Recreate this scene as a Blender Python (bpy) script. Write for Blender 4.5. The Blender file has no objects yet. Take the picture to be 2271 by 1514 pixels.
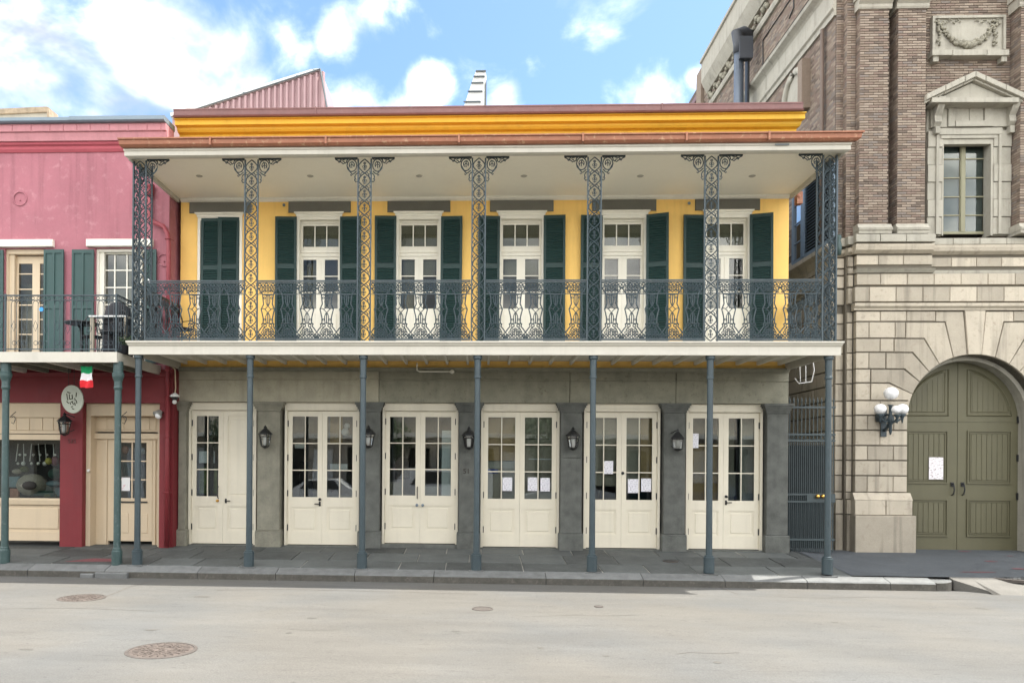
import bpy, math, random
from mathutils import Vector, Matrix
R = math.radians
rnd = random.Random(7)
S = bpy.context.scene
COL = S.collection

# ---------------------------------------------------------------- camera calibration
F, TH, RO, CP = 1700.0, R(2.2), R(0.4), Vector((0, -17, 1.84))
PX0, PY0 = 993.0, 1031.0
def ray(px, py):
    u, v = px - PX0, PY0 - py
    u, v = u*math.cos(RO) - v*math.sin(RO), u*math.sin(RO) + v*math.cos(RO)
    return Vector((-math.sin(TH)*F + math.cos(TH)*u, math.cos(TH)*F + math.sin(TH)*u, v))
def at(px, py, Y):
    d = ray(px, py); t = (Y - CP.y)/d.y
    return d.x*t, CP.z + d.z*t
def gx(px, Y, py=900): return at(px, py, Y)[0]
def gz(py, Y, px=1058): return at(px, py, Y)[1]
def on_x(px, py, X):
    d = ray(px, py); t = X/d.x
    return CP.y + d.y*t, CP.z + d.z*t
def on_z(px, py, Z):
    d = ray(px, py); t = (Z - CP.z)/d.z
    return d.x*t, CP.y + d.y*t

cam = bpy.data.cameras.new('camera'); co = bpy.data.objects.new('camera', cam); COL.objects.link(co)
S.camera = co
cam.sensor_fit = 'HORIZONTAL'; cam.sensor_width = 36; cam.lens = 36*F/2271
cam.shift_x = (1135.5 - PX0)/2271; cam.shift_y = (PY0 - 757)/2271
cam.clip_start = 0.1; cam.clip_end = 3000
_a = Vector((-math.sin(TH), math.cos(TH), 0)); _r = Vector((math.cos(TH), math.sin(TH), 0)); _z = Vector((0, 0, 1))
_r2 = _r*math.cos(RO) + _z*math.sin(RO); _u2 = -_r*math.sin(RO) + _z*math.cos(RO)
co.matrix_world = Matrix(((_r2.x, _u2.x, -_a.x, CP.x), (_r2.y, _u2.y, -_a.y, CP.y), (_r2.z, _u2.z, -_a.z, CP.z), (0, 0, 0, 1)))

# ---------------------------------------------------------------- light
SUN = Vector((3.2, 0.8, 8.4)).normalized()
W = bpy.data.worlds.new('World'); S.world = W; W.use_nodes = True
nt = W.node_tree; nt.nodes.clear(); N = nt.nodes.new; L = nt.links.new
SKY_STRENGTH = 0.10
wo = N('ShaderNodeOutputWorld'); bg = N('ShaderNodeBackground'); L(bg.outputs[0], wo.inputs[0])
bg.inputs['Strength'].default_value = SKY_STRENGTH
sky = N('ShaderNodeTexSky'); sky.sky_type = 'NISHITA'; sky.sun_disc = False
sky.sun_elevation = math.asin(SUN.z); sky.sun_rotation = math.atan2(SUN.x, SUN.y)
sky.air_density = 1.0; sky.dust_density = 1.6; sky.ozone_density = 1.5
tc = N('ShaderNodeTexCoord'); DIR = tc.outputs['Generated']
def wm(op, a, b=None, c=None, clamp=False):
    n = N('ShaderNodeMath'); n.operation = op; n.use_clamp = clamp
    for i, x in enumerate((a, b, c)):
        if x is None: continue
        if isinstance(x, (int, float)): n.inputs[i].default_value = x
        else: L(x, n.inputs[i])
    return n.outputs[0]
def wnoise(scale, detail, rough, dist=0.0, stretch=(1, 1, 1)):
    mp = N('ShaderNodeMapping'); L(DIR, mp.inputs['Vector']); mp.inputs['Scale'].default_value = stretch
    n = N('ShaderNodeTexNoise'); L(mp.outputs[0], n.inputs['Vector'])
    n.inputs['Scale'].default_value = scale; n.inputs['Detail'].default_value = detail
    n.inputs['Roughness'].default_value = rough; n.inputs['Distortion'].default_value = dist
    return n.outputs['Fac']
n1 = wnoise(7.5, 8, 0.56, 0.25, (1, 1, 1.4)); n2 = wnoise(3.0, 5, 0.5, 0.3, (1, 1, 1.8))
# cumulus positions (directions) as they stand over the street
blobs = [(330, 150, 150, 1.0), (250, 95, 110, .9), (90, 40, 200, .85), (40, 130, 120, .7), (520, 120, 150, .95), (640, 105, 110, .8), (735, 85, 90, .75),
         (955, 185, 62, .8), (1465, 200, 95, .75), (1540, 170, 60, .6), (1585, 25, 60, .5), (110, 250, 70, .7), (1120, 218, 50, .7), (400, 30, 220, .42), (560, 210, 200, .5), (1250, 60, 160, .12)]
acc = None
for (bx, by, br, bw) in blobs:
    d = ray(bx, by).normalized(); rr = br/ray(bx, by).length
    sv = N('ShaderNodeVectorMath'); sv.operation = 'DISTANCE'; L(DIR, sv.inputs[0]); sv.inputs[1].default_value = d
    bw *= .84; g = wm('MULTIPLY_ADD', sv.outputs['Value'], -bw/rr, bw)
    acc = g if acc is None else wm('MAXIMUM', acc, g)
base = wm('MULTIPLY_ADD', n2, 1.7, .12)  # cloud cover thickened outside the view, added to brighten the shade
fd = ray(1300, 300).normalized(); sv = N('ShaderNodeVectorMath'); sv.operation = 'DISTANCE'; L(DIR, sv.inputs[0]); sv.inputs[1].default_value = fd
clear = wm('MULTIPLY', wm('MULTIPLY_ADD', sv.outputs['Value'], -.85, 1.0, True), 1.15)      # keeps the added cloud cover out of the sky in view
acc = wm('MAXIMUM', acc, wm('SUBTRACT', base, clear))
dens = wm('ADD', acc, wm('MULTIPLY_ADD', n1, 2.3, -1.30))
mr = N('ShaderNodeMapRange'); mr.interpolation_type = 'SMOOTHSTEP'; L(dens, mr.inputs[0])
mr.inputs[1].default_value = -0.04; mr.inputs[2].default_value = 1.25; mr.inputs[3].default_value = 0; mr.inputs[4].default_value = 0.93
n3 = wnoise(5.5, 5, 0.5, .3, (1, 1, 1.5))
cr = N('ShaderNodeMapRange'); L(n3, cr.inputs[0]); cr.interpolation_type = 'SMOOTHSTEP'; cr.inputs[1].default_value = .34; cr.inputs[2].default_value = .64; cr.inputs[3].default_value = .20; cr.inputs[4].default_value = 1.55
CLOUD = 10.5
cc = N('ShaderNodeVectorMath'); cc.operation = 'SCALE'; cc.inputs[0].default_value = (CLOUD*1.0, CLOUD*.975, CLOUD*.925); L(cr.outputs[0], cc.inputs['Scale'])
st = N('ShaderNodeVectorMath'); st.operation = 'MULTIPLY'; L(sky.outputs[0], st.inputs[0]); st.inputs[1].default_value = (.49, .575, .64)
SKYTINT = st
mx = N('ShaderNodeMix'); mx.data_type = 'RGBA'; L(mr.outputs[0], mx.inputs[0]); L(st.outputs[0], mx.inputs[6]); L(cc.outputs[0], mx.inputs[7])
L(mx.outputs[2], bg.inputs['Color'])

sl = bpy.data.lights.new('sun', 'SUN'); sl.energy = 2.5; sl.angle = R(0.5); sl.color = (1.0, .955, .88)
so = bpy.data.objects.new('sun', sl); COL.objects.link(so); so.rotation_euler = SUN.to_track_quat('Z', 'Y').to_euler(); so.location = (10, 5, 40)

S.view_settings.view_transform = 'Standard'; S.view_settings.look = 'None'
S.view_settings.exposure = 2.25; S.view_settings.gamma = 1.0; S.view_settings.use_curve_mapping = False
S.render.engine = 'CYCLES'
S.cycles.caustics_reflective = False; S.cycles.caustics_refractive = False; S.cycles.max_bounces = 8; S.cycles.diffuse_bounces = 4; S.cycles.transparent_max_bounces = 12

# ---------------------------------------------------------------- materials
MATS = {}
def mat(name, col, rough=.7, var=.10, scale=2.0, bump=.15, bscale=45, metal=0.0, rndv=0.0, streak=0.0, spots=0.0, spotcol=None, spec=.5, wave=None):
    if name in MATS: return MATS[name]
    m = bpy.data.materials.new(name); m.use_nodes = True; t = m.node_tree; t.nodes.clear()
    n = t.nodes.new; l = t.links.new
    out = n('ShaderNodeOutputMaterial'); p = n('ShaderNodeBsdfPrincipled'); l(p.outputs[0], out.inputs[0])
    p.inputs['Metallic'].default_value = metal; p.inputs['Specular IOR Level'].default_value = spec
    geo = n('ShaderNodeNewGeometry'); P = geo.outputs['Position']
    def mth(op, a, b=None, clamp=False):
        q = n('ShaderNodeMath'); q.operation = op; q.use_clamp = clamp
        for i, x in enumerate((a, b)):
            if x is None: continue
            if isinstance(x, (int, float)): q.inputs[i].default_value = x
            else: l(x, q.inputs[i])
        return q.outputs[0]
    def noise(sc, det=4, vec=None, ro=.55):
        q = n('ShaderNodeTexNoise'); l(vec or P, q.inputs['Vector']); q.inputs['Scale'].default_value = sc
        q.inputs['Detail'].default_value = det; q.inputs['Roughness'].default_value = ro; return q.outputs['Fac']
    f = mth('ADD', mth('MULTIPLY', mth('SUBTRACT', noise(scale, 6, None, .6), .5), var*3.0), 1.0)
    f = mth('ADD', f, mth('MULTIPLY', mth('SUBTRACT', noise(bscale*.6, 3), .5), var*1.2))
    if rndv:
        oi = n('ShaderNodeObjectInfo'); f = mth('ADD', f, mth('MULTIPLY', mth('SUBTRACT', oi.outputs['Random'], .5), rndv*2))
    if streak:
        mp = n('ShaderNodeMapping'); l(P, mp.inputs['Vector']); mp.inputs['Scale'].default_value = (6, 6, .35)
        s_ = n('ShaderNodeMapRange'); l(noise(1.0, 5, mp.outputs[0]), s_.inputs[0]); s_.inputs[1].default_value = .52; s_.inputs[2].default_value = .75
        s_.inputs[3].default_value = 0; s_.inputs[4].default_value = streak
        f = mth('SUBTRACT', f, s_.outputs[0])
    sc = n('ShaderNodeVectorMath'); sc.operation = 'SCALE'; sc.inputs[0].default_value = col[:3]; l(f, sc.inputs['Scale'])
    c_out = sc.outputs[0]
    if spots:
        q = n('ShaderNodeMapRange'); l(noise(scale*2.7+3, 5, None, .65), q.inputs[0]); q.inputs[1].default_value = .56; q.inputs[2].default_value = .70
        q.inputs[3].default_value = 0; q.inputs[4].default_value = spots
        mm = n('ShaderNodeMix'); mm.data_type = 'RGBA'; l(q.outputs[0], mm.inputs[0]); l(c_out, mm.inputs[6])
        mm.inputs[7].default_value = (*(spotcol or [c*.5 for c in col[:3]]), 1); c_out = mm.outputs[2]
    l(c_out, p.inputs['Base Color'])
    rr = mth('ADD', mth('MULTIPLY', mth('SUBTRACT', noise(scale*4, 3), .5), .25), rough, clamp=True); l(rr, p.inputs['Roughness'])
    if bump:
        b = n('ShaderNodeBump'); b.inputs['Strength'].default_value = min(1, bump*2); b.inputs['Distance'].default_value = .01
        l(noise(bscale, 5), b.inputs['Height']); l(b.outputs[0], p.inputs['Normal'])
    MATS[name] = m; return m
def glass(name, tint=(.8, .85, .85), boost=1.9, base=.04):
    m = bpy.data.materials.new(name); m.use_nodes = True; t = m.node_tree; t.nodes.clear(); n = t.nodes.new; l = t.links.new
    out = n('ShaderNodeOutputMaterial'); mix = n('ShaderNodeMixShader'); tr = n('ShaderNodeBsdfTransparent'); gl = n('ShaderNodeBsdfGlossy')
    tr.inputs[0].default_value = (*tint, 1); gl.inputs['Roughness'].default_value = .015
    fr = n('ShaderNodeFresnel'); fr.inputs[0].default_value = 1.5
    geo = n('ShaderNodeNewGeometry'); ns = n('ShaderNodeTexNoise'); l(geo.outputs['Position'], ns.inputs['Vector']); ns.inputs['Scale'].default_value = 1.3; ns.inputs['Detail'].default_value = 1
    b = n('ShaderNodeBump'); b.inputs['Strength'].default_value = .18; b.inputs['Distance'].default_value = .01; l(ns.outputs['Fac'], b.inputs['Height'])
    l(b.outputs[0], gl.inputs['Normal'])
    ml = n('ShaderNodeMath'); ml.operation = 'MULTIPLY_ADD'; ml.use_clamp = True; l(fr.outputs[0], ml.inputs[0]); ml.inputs[1].default_value = boost; ml.inputs[2].default_value = base
    l(ml.outputs[0], mix.inputs[0]); l(tr.outputs[0], mix.inputs[1]); l(gl.outputs[0], mix.inputs[2]); l(mix.outputs[0], out.inputs[0])
    return m
def printed(name, paper, ink, sx, sz, thr=.5):
    """flat print: rows of small marks on a pale sheet"""
    m = bpy.data.materials.new(name); m.use_nodes = True; t = m.node_tree; n = t.nodes.new; l = t.links.new
    p = t.nodes['Principled BSDF']; p.inputs['Roughness'].default_value = .7
    tcn = n('ShaderNodeTexCoord'); mp = n('ShaderNodeMapping'); l(tcn.outputs['Object'], mp.inputs['Vector']); mp.inputs['Scale'].default_value = (sx, 1, sz)
    ns = n('ShaderNodeTexNoise'); l(mp.outputs[0], ns.inputs['Vector']); ns.inputs['Scale'].default_value = 1; ns.inputs['Detail'].default_value = 3; ns.inputs['Roughness'].default_value = .7
    mr = n('ShaderNodeMapRange'); l(ns.outputs['Fac'], mr.inputs[0]); mr.inputs[1].default_value = thr; mr.inputs[2].default_value = thr+.12
    mr.inputs[4].default_value = .8
    mx = n('ShaderNodeMix'); mx.data_type = 'RGBA'; l(mr.outputs[0], mx.inputs[0]); mx.inputs[6].default_value = (*paper, 1); mx.inputs[7].default_value = (*ink, 1)
    l(mx.outputs[2], p.inputs['Base Color']); return m

M_yellow = mat('yellow_stucco', (.90, .575, .17), .85, .10, 1.3, .12, 60, streak=.10)
M_ochre = mat('ochre_cornice_paint', (.62, .38, .030), .65, .07, 1.6, .06, 30, streak=.12)
M_cream = mat('cream_door_paint', (.67, .62, .50), .5, .05, 2.2, .06, 30, streak=.08, spots=.10, spotcol=(.62, .56, .42))
M_white = mat('white_trim_paint', (.76, .73, .635), .55, .04, 2.0, .05, 25, streak=.07)
M_soffit = mat('cream_soffit_paint', (.86, .82, .71), .6, .05, .8, .04, 20)
M_beam = mat('grey_granite_beam', (.24, .232, .178), .9, .28, 3.0, .35, 70, streak=.16, spots=.4, spotcol=(.10, .085, .05))
M_fascia = mat('weathered_fascia_paint', (.49, .465, .40), .6, .06, 2.5, .08, 25, streak=.10, spots=.12, spotcol=(.45, .41, .33))
M_beamw = mat('pale_granite_beam', (.38, .355, .272), .9, .24, 3.0, .35, 70, streak=.16, spots=.35, spotcol=(.26, .23, .16))
M_pillar_lit = mat('lit_granite_pillar', (.225, .215, .168), .9, .3, 4.5, .4, 80, streak=.2, spots=.45, spotcol=(.12, .118, .10))  # lighter copy for the left pillars, their stronger light put into the colour
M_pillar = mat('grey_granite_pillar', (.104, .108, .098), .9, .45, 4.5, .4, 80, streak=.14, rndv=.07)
M_lintel = mat('grey_lintel_stone', (.15, .145, .12), .9, .13, 3, .35, 70, rndv=.12)
M_green = mat('dark_green_paint', (.006, .032, .030), .55, .10, 2.5, .05, 30, rndv=.12)
M_iron = mat('blue_black_iron_paint', (.034, .052, .062), .5, .22, 6, .25, 60, spots=.45, spotcol=(.11, .125, .13))  # pale flecks are highlights painted into the iron colour
M_post = mat('blue_grey_post_paint', (.034, .052, .060), .45, .16, 4, .15, 50, spots=.2, spotcol=(.10, .12, .12))
M_postg = mat('verdigris_post_paint', (.036, .068, .066), .5, .22, 4, .15, 50, spots=.4, spotcol=(.14, .17, .17))
M_copper = mat('weathered_copper', (.27, .11, .062), .5, .20, 3, .15, 25, metal=.25, spots=.5, spotcol=(.52, .36, .22))
M_coping = mat('brown_metal_coping', (.16, .075, .070), .5, .22, 2, .1, 20, metal=.1, spots=.3, spotcol=(.22, .15, .13))
M_pink = mat('pink_stucco', (.34, .128, .155), .85, .15, .9, .22, 40, streak=.24, spots=.45, spotcol=(.50, .25, .28))
M_pinkc = mat('pink_cornice', (.44, .195, .215), .8, .14, 3, .25, 35, streak=.15)
M_rose = mat('deep_rose_moulding', (.34, .065, .085), .75, .10, 3, .15, 35)
M_red = mat('dark_red_paint', (.18, .019, .024), .65, .12, 1.5, .15, 40, streak=.10)
M_tan = mat('tan_shop_paint', (.59, .475, .33), .6, .05, 2, .06, 30, streak=.08)
M_gutter = mat('grey_zinc_gutter', (.17, .22, .26), .5, .12, 3, .08, 30, metal=.2)
M_stone = mat('limestone_block', (.40, .355, .282), .9, .14, 2.2, .35, 50, rndv=.22, streak=.46, spots=.55, spotcol=(.27, .225, .175))
M_stonew = mat('pale_limestone', (.36, .34, .285), .9, .15, 3, .3, 50, streak=.32, spots=.40, spotcol=(.25, .225, .18))
M_mortar = mat('dark_stone_joint', (.13, .115, .09), .95, .15, 5, .2, 60)
M_bricks = [mat('brown_brick_%s' % k, c, .9, .14, 9, .35, 70) for k, c in
            (('pale', (.290, .235, .185)), ('mid', (.222, .172, .132)), ('rosy', (.212, .155, .124)), ('grey', (.200, .168, .144)), ('dark', (.142, .110, .088)))]
M_bjoint = mat('brick_joint', (.10, .078, .062), .95, .15, 6, .2, 60)
M_olive = mat('olive_gate_paint', (.102, .095, .053), .6, .09, 2.4, .08, 30, streak=.10)
M_slate = mat('slate_flagstone', (.064, .070, .068), .75, .36, 2.6, .5, 30, rndv=.36, spots=.35, spotcol=(.15, .155, .155))
M_sjoint = mat('flagstone_mortar', (.27, .26, .235), .95, .4, 5, .3, 60)
M_kerb = mat('granite_kerb', (.120, .124, .122), .9, .35, 5, .5, 60, rndv=.12, spots=.4, spotcol=(.12, .11, .10))
M_kerbf = mat('dark_kerb_face', (.072, .068, .058), .95, .35, 7, .8, 45, spots=.5, spotcol=(.17, .15, .125))  # front face of the kerb, set darker than its top
M_apron = mat('concrete_apron', (.112, .107, .096), .9, .3, 3, .3, 60)
M_black = mat('black_iron', (.012, .013, .014), .5, .2, 8, .15, 50)
M_dark = mat('dark_interior', (.03, .028, .025), .9, .2, 1, 0)
M_room = mat('interior_plaster', (.34, .31, .26), .9, .25, .7, .1)
M_wood = mat('plywood_board', (.46, .29, .12), .7, .22, 1.6, .1, 12, spots=.3, spotcol=(.30, .18, .07))
M_greige = mat('grey_kraft_paper', (.38, .33, .25), .8, .15, 1.2, .1, 12)
M_blind = mat('grey_window_blind', (.42, .40, .34), .8, .10, 2, .1, 20)
M_brass = mat('brass', (.75, .45, .12), .25, .1, 8, 0, metal=1.0)
M_globe = mat('white_lamp_globe', (.80, .80, .80), .3, .02, 3, 0)
M_milk = mat('frosted_lantern_glass', (.42, .43, .41), .25, .12, 9, 0)
M_cover = mat('cast_iron_cover', (.085, .068, .058), .75, .5, 14, .6, 50, metal=.15)
M_corr = mat('faded_pink_metal', (.36, .235, .24), .6, .10, 2, .08, 20, streak=.10)
M_roofw = mat('white_roof_sheet', (.62, .62, .60), .5, .07, 2, .05, 20)
M_slat = mat('dark_roof_batten', (.10, .12, .13), .6, .1, 4, .05)
M_duct = mat('dull_duct_metal', (.13, .155, .19), .4, .25, 1.5, .05, 10, metal=.5)
M_bluef = mat('blue_grey_window_paint', (.12, .17, .23), .55, .1, 3, .05)
M_plasticw = mat('white_plastic', (.72, .72, .70), .4, .03, 4, 0)
M_cloth = mat('black_cloth', (.022, .022, .026), .9, .25, 6, .4, 20)
M_redpaint = mat('faded_red_road_paint', (.15, .045, .052), .8, .3, 9, .3, 60)
G_win = glass('window_glass'); G_up = glass('upper_window_glass', (.72, .74, .70), 1.0, .01); G_shop = glass('shop_glass', (.85, .88, .86), 1.6, .04)
G_blue = glass('blue_window_glass', (.3, .4, .5), 3.0, .25)
P_note = printed('printed_notice', (.74, .73, .77), (.16, .15, .20), 30, 70, .51)
P_poster = printed('printed_poster', (.72, .69, .70), (.14, .08, .09), 16, 34, .53)

def road_material():
    m = bpy.data.materials.new('road_concrete'); m.use_nodes = True; t = m.node_tree; n = t.nodes.new; l = t.links.new
    p = t.nodes['Principled BSDF']; geo = n('ShaderNodeNewGeometry'); P = geo.outputs['Position']
    def noise(sc, det, ro=.6, st=None):
        v = P
        if st: mp = n('ShaderNodeMapping'); l(P, mp.inputs['Vector']); mp.inputs['Scale'].default_value = st; v = mp.outputs[0]
        q = n('ShaderNodeTexNoise'); l(v, q.inputs['Vector']); q.inputs['Scale'].default_value = sc; q.inputs['Detail'].default_value = det; q.inputs['Roughness'].default_value = ro
        return q.outputs['Fac']
    def ramp(x, a, b, c, d):
        q = n('ShaderNodeMapRange'); l(x, q.inputs[0]); q.inputs[1].default_value = a; q.inputs[2].default_value = b; q.inputs[3].default_value = c; q.inputs[4].default_value = d; return q.outputs[0]
    def mul(a, b): q = n('ShaderNodeMath'); q.operation = 'MULTIPLY'; l(a, q.inputs[0]); l(b, q.inputs[1]); return q.outputs[0]
    f = mul(ramp(noise(.35, 5), .3, .7, .90, 1.10), ramp(noise(1.0, 6, .65, (.5, 2.2, 1)), .3, .7, .90, 1.10))
    f = mul(f, ramp(noise(55, 3), .3, .7, .82, 1.18)); f = mul(f, ramp(noise(7, 5, .7), .57, .72, 1.0, .80))
    f = mul(f, ramp(noise(3.2, 6, .8, (.6, 2.0, 1)), .64, .72, 1.0, .66))   # small dark marks along the wheel tracks
    f = mul(f, ramp(noise(120, 2), .66, .74, 1.0, .55)); f = mul(f, ramp(noise(1.0, 5, .7, (2.2, 9.0, 1)), .60, .70, 1.0, .80)); f = mul(f, ramp(noise(14, 2, .5, (.7, 1.4, 1)), .70, .76, 1.0, .55))
    f = mul(f, ramp(noise(1.3, 3, .5, (.25, 1.0, 1)), .50, .60, 1.0, 1.07)); f = mul(f, ramp(noise(30, 2), .68, .76, 1.0, 1.28))
    tint = n('ShaderNodeMix'); tint.data_type = 'RGBA'; l(ramp(noise(.28, 4), .40, .62, 0, 1), tint.inputs[0]); tint.inputs[6].default_value = (*ROAD_COL, 1); tint.inputs[7].default_value = (ROAD_COL[0]*.90, ROAD_COL[1]*.96, ROAD_COL[2]*1.05, 1)
    sc = n('ShaderNodeVectorMath'); sc.operation = 'SCALE'; l(tint.outputs[2], sc.inputs[0]); l(f, sc.inputs['Scale']); l(sc.outputs[0], p.inputs['Base Color'])
    p.inputs['Roughness'].default_value = .9
    b = n('ShaderNodeBump'); b.inputs['Strength'].default_value = .5; b.inputs['Distance'].default_value = .006; l(noise(70, 4), b.inputs['Height']); l(b.outputs[0], p.inputs['Normal'])
    return m
ROAD_COL = (.087, .082, .072)
M_road = road_material()

# ---------------------------------------------------------------- mesh building
class MB:
    def __init__(s): s.v = []; s.f = []; s.m = []; s.sm = []
    def add(s, vs, fs, m=0, smooth=False):
        o = len(s.v); s.v += [tuple(q) for q in vs]
        for f in fs: s.f.append(tuple(i+o for i in f)); s.m.append(m); s.sm.append(smooth)
        return s
    def box(s, x0, x1, y0, y1, z0, z1, m=0):
        if x0 > x1: x0, x1 = x1, x0
        if y0 > y1: y0, y1 = y1, y0
        if z0 > z1: z0, z1 = z1, z0
        return s.add([(x0,y0,z0),(x1,y0,z0),(x1,y1,z0),(x0,y1,z0),(x0,y0,z1),(x1,y0,z1),(x1,y1,z1),(x0,y1,z1)],
              [(0,1,5,4),(1,2,6,5),(2,3,7,6),(3,0,4,7),(4,5,6,7),(3,2,1,0)], m)
    def cbox(s, x0, x1, y0, y1, z0, z1, c=.01, m=0):
        """box with chamfered front (y0) edges"""
        vs = [(x0+c,y0,z0+c),(x1-c,y0,z0+c),(x1-c,y0,z1-c),(x0+c,y0,z1-c),(x0,y0+c,z0),(x1,y0+c,z0),(x1,y0+c,z1),(x0,y0+c,z1),(x0,y1,z0),(x1,y1,z0),(x1,y1,z1),(x0,y1,z1)]
        fs = [(0,1,2,3)]
        for i in range(4):
            j = (i+1) % 4; fs += [(i+4, j+4, j, i), (i+8, j+8, j+4, i+4)]
        fs.append((11,10,9,8)); return s.add(vs, fs, m)
    def prism(s, poly, y0, y1, m=0, c=0.0):
        """polygon in (x,z), counter-clockwise seen from the front, extruded y0 (front) .. y1"""
        a = sum(poly[i][0]*poly[(i+1) % len(poly)][1] - poly[(i+1) % len(poly)][0]*poly[i][1] for i in range(len(poly)))
        if a < 0: poly = poly[::-1]
        n = len(poly); rings = []
        if c:
            ins = []
            for i in range(n):
                p0, p1, p2 = Vector(poly[i-1]), Vector(poly[i]), Vector(poly[(i+1) % n])
                d1 = (p1-p0).normalized(); d2 = (p2-p1).normalized(); n1_ = Vector((-d1.y, d1.x)); n2_ = Vector((-d2.y, d2.x))
                b = n1_+n2_; k = c/max(.35, b.length_squared/2) ; q = p1 + b*k*.5*2/2
                ins.append(q)
            rings = [[(q.x, y0, q.y) for q in ins], [(p[0], y0+c, p[1]) for p in poly], [(p[0], y1, p[1]) for p in poly]]
        else: rings = [[(p[0], y0, p[1]) for p in poly], [(p[0], y1, p[1]) for p in poly]]
        vs = [q for r_ in rings for q in r_]; fs = [tuple(range(n))]
        for k in range(len(rings)-1):
            for i in range(n):
                j = (i+1) % n; fs.append((k*n+n+i, k*n+n+j, k*n+j, k*n+i))
        fs.append(tuple(range(len(vs)-1, len(vs)-n-1, -1))); return s.add(vs, fs, m)
    def extr(s, prof, x0, x1, m=0, e0=0.0, e1=0.0):
        """profile [(y,z)] closed loop extruded along x; e0/e1 >0: mitred ends growing with projection"""
        n = len(prof); ym = max(p[0] for p in prof)
        A = [(x0 - e0*(ym-p[0]), p[0], p[1]) for p in prof]; B = [(x1 + e1*(ym-p[0]), p[0], p[1]) for p in prof]
        fs = [(i, (i+1) % n, n+(i+1) % n, n+i) for i in range(n)] + [tuple(range(n-1, -1, -1)), tuple(range(n, 2*n))]
        return s.add(A+B, fs, m)
    def tube(s, pts, r, n=4, m=0, caps=True, smooth=False, closed=False):
        pts = [Vector(p) for p in pts]; k = len(pts); rs = r if isinstance(r, (list, tuple)) else [r]*k
        vs = []
        for i, p in enumerate(pts):
            a = pts[i-1] if (i or closed) else p; b = pts[(i+1) % k] if (i < k-1 or closed) else p
            d = (b-a).normalized() if (b-a).length > 1e-9 else Vector((0, 0, 1))
            u = d.cross(Vector((0, 1, 0)));
            if u.length < .05: u = d.cross(Vector((1, 0, 0)))
            u.normalize(); w = d.cross(u)
            for j in range(n):
                t_ = 2*math.pi*j/n; vs.append(p + (u*math.cos(t_) + w*math.sin(t_))*rs[i])
        fs = []
        for i in range(k if closed else k-1):
            for j in range(n):
                q = (i+1) % k; fs.append((i*n+j, i*n+(j+1) % n, q*n+(j+1) % n, q*n+j))
        if caps and not closed: fs += [tuple(range(n-1, -1, -1)), tuple(range((k-1)*n, k*n))]
        return s.add(vs, fs, m, smooth)
    def ring(s, cx, cz, r, t=.006, y=0, seg=9, n=4, rz=None, m=0):
        return s.tube([(cx+r*math.cos(2*math.pi*i/seg), y, cz+(rz or r)*math.sin(2*math.pi*i/seg)) for i in range(seg)], t, n, m, closed=True)
    def lathe(s, prof, cx=0, cy=0, n=16, m=0, smooth=True, sx=1, sy=1):
        vs = []; k = len(prof)
        for (r, z) in prof:
            for j in range(n): a = 2*math.pi*j/n; vs.append((cx+r*sx*math.cos(a), cy+r*sy*math.sin(a), z))
        fs = [(i*n+j, i*n+(j+1) % n, (i+1)*n+(j+1) % n, (i+1)*n+j) for i in range(k-1) for j in range(n)]
        fs += [tuple(range(n-1, -1, -1)), tuple(range((k-1)*n, k*n))]
        return s.add(vs, fs, m, smooth)
    def ball(s, c, r, m=0, n=12, h=8, sq=1.0):
        prof = [(r*math.sin(math.pi*i/h)+1e-4, c[2]-r*sq*math.cos(math.pi*i/h)) for i in range(h+1)]
        return s.lathe(prof, c[0], c[1], n, m)
    def quad(s, a, b, c, d, m=0): return s.add([a, b, c, d], [(0, 1, 2, 3)], m)
    def build(s, name, mats, parent=None, loc=None, rz=0, ang=None):
        me = bpy.data.meshes.new(name); me.from_pydata(s.v, [], s.f)
        mats = mats if isinstance(mats, (list, tuple)) else [mats]
        for q in mats: me.materials.append(q)
        me.polygons.foreach_set('material_index', s.m); me.polygons.foreach_set('use_smooth', s.sm); me.update()
        o = bpy.data.objects.new(name, me); COL.objects.link(o)
        if parent: o.parent = parent
        if loc: o.location = loc
        if rz: o.rotation_euler.z = rz
        return o
def tag(o, label=None, cat=None, group=None, kind=None):
    if label: o['label'] = label
    if cat: o['category'] = cat
    if group: o['group'] = group
    if kind: o['kind'] = kind
    return o
def root(name, label, cat, loc=(0, 0, 0), group=None, rz=0):
    o = bpy.data.objects.new(name, None); COL.objects.link(o); o.location = loc; o.rotation_euler.z = rz
    o.empty_display_size = .2
    return tag(o, label, cat, group)
def dup(o, parent, loc, rz=None):
    c = o.copy(); COL.objects.link(c); c.parent = parent; c.location = loc
    if rz is not None: c.rotation_euler.z = rz
    for ch in list(o.children):
        d = ch.copy(); COL.objects.link(d); d.parent = c
    return c
def text(name, body, size, loc, m, parent, ext=.006):
    cu = bpy.data.curves.new(name, 'FONT'); cu.body = body; cu.size = size; cu.extrude = ext; cu.align_x = 'CENTER'; cu.align_y = 'CENTER'
    cu.materials.append(m); o = bpy.data.objects.new(name, cu); COL.objects.link(o)
    dg = bpy.context.evaluated_depsgraph_get(); me = bpy.data.meshes.new_from_object(o.evaluated_get(dg)); bpy.data.objects.remove(o)
    o = bpy.data.objects.new(name, me); COL.objects.link(o); o.location = loc; o.rotation_euler = (math.pi/2, 0, 0); o.parent = parent; return o

# ---------------------------------------------------------------- the ground
def zs(x, y):
    k = -.155 - .004*max(-9, min(9, x))
    r_ = max(0, min(1, (x-6.9)/.9))
    w = -.075*r_
    if y >= 0: return w
    if y >= -2.3: return w + (k-w)*(-y/2.3)
    return k + (-.245 - .003*max(-9, min(8, x)) - k)*min(1, (-y-2.3)/.32)
def zk(x): return zs(x, -2.62)

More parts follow.
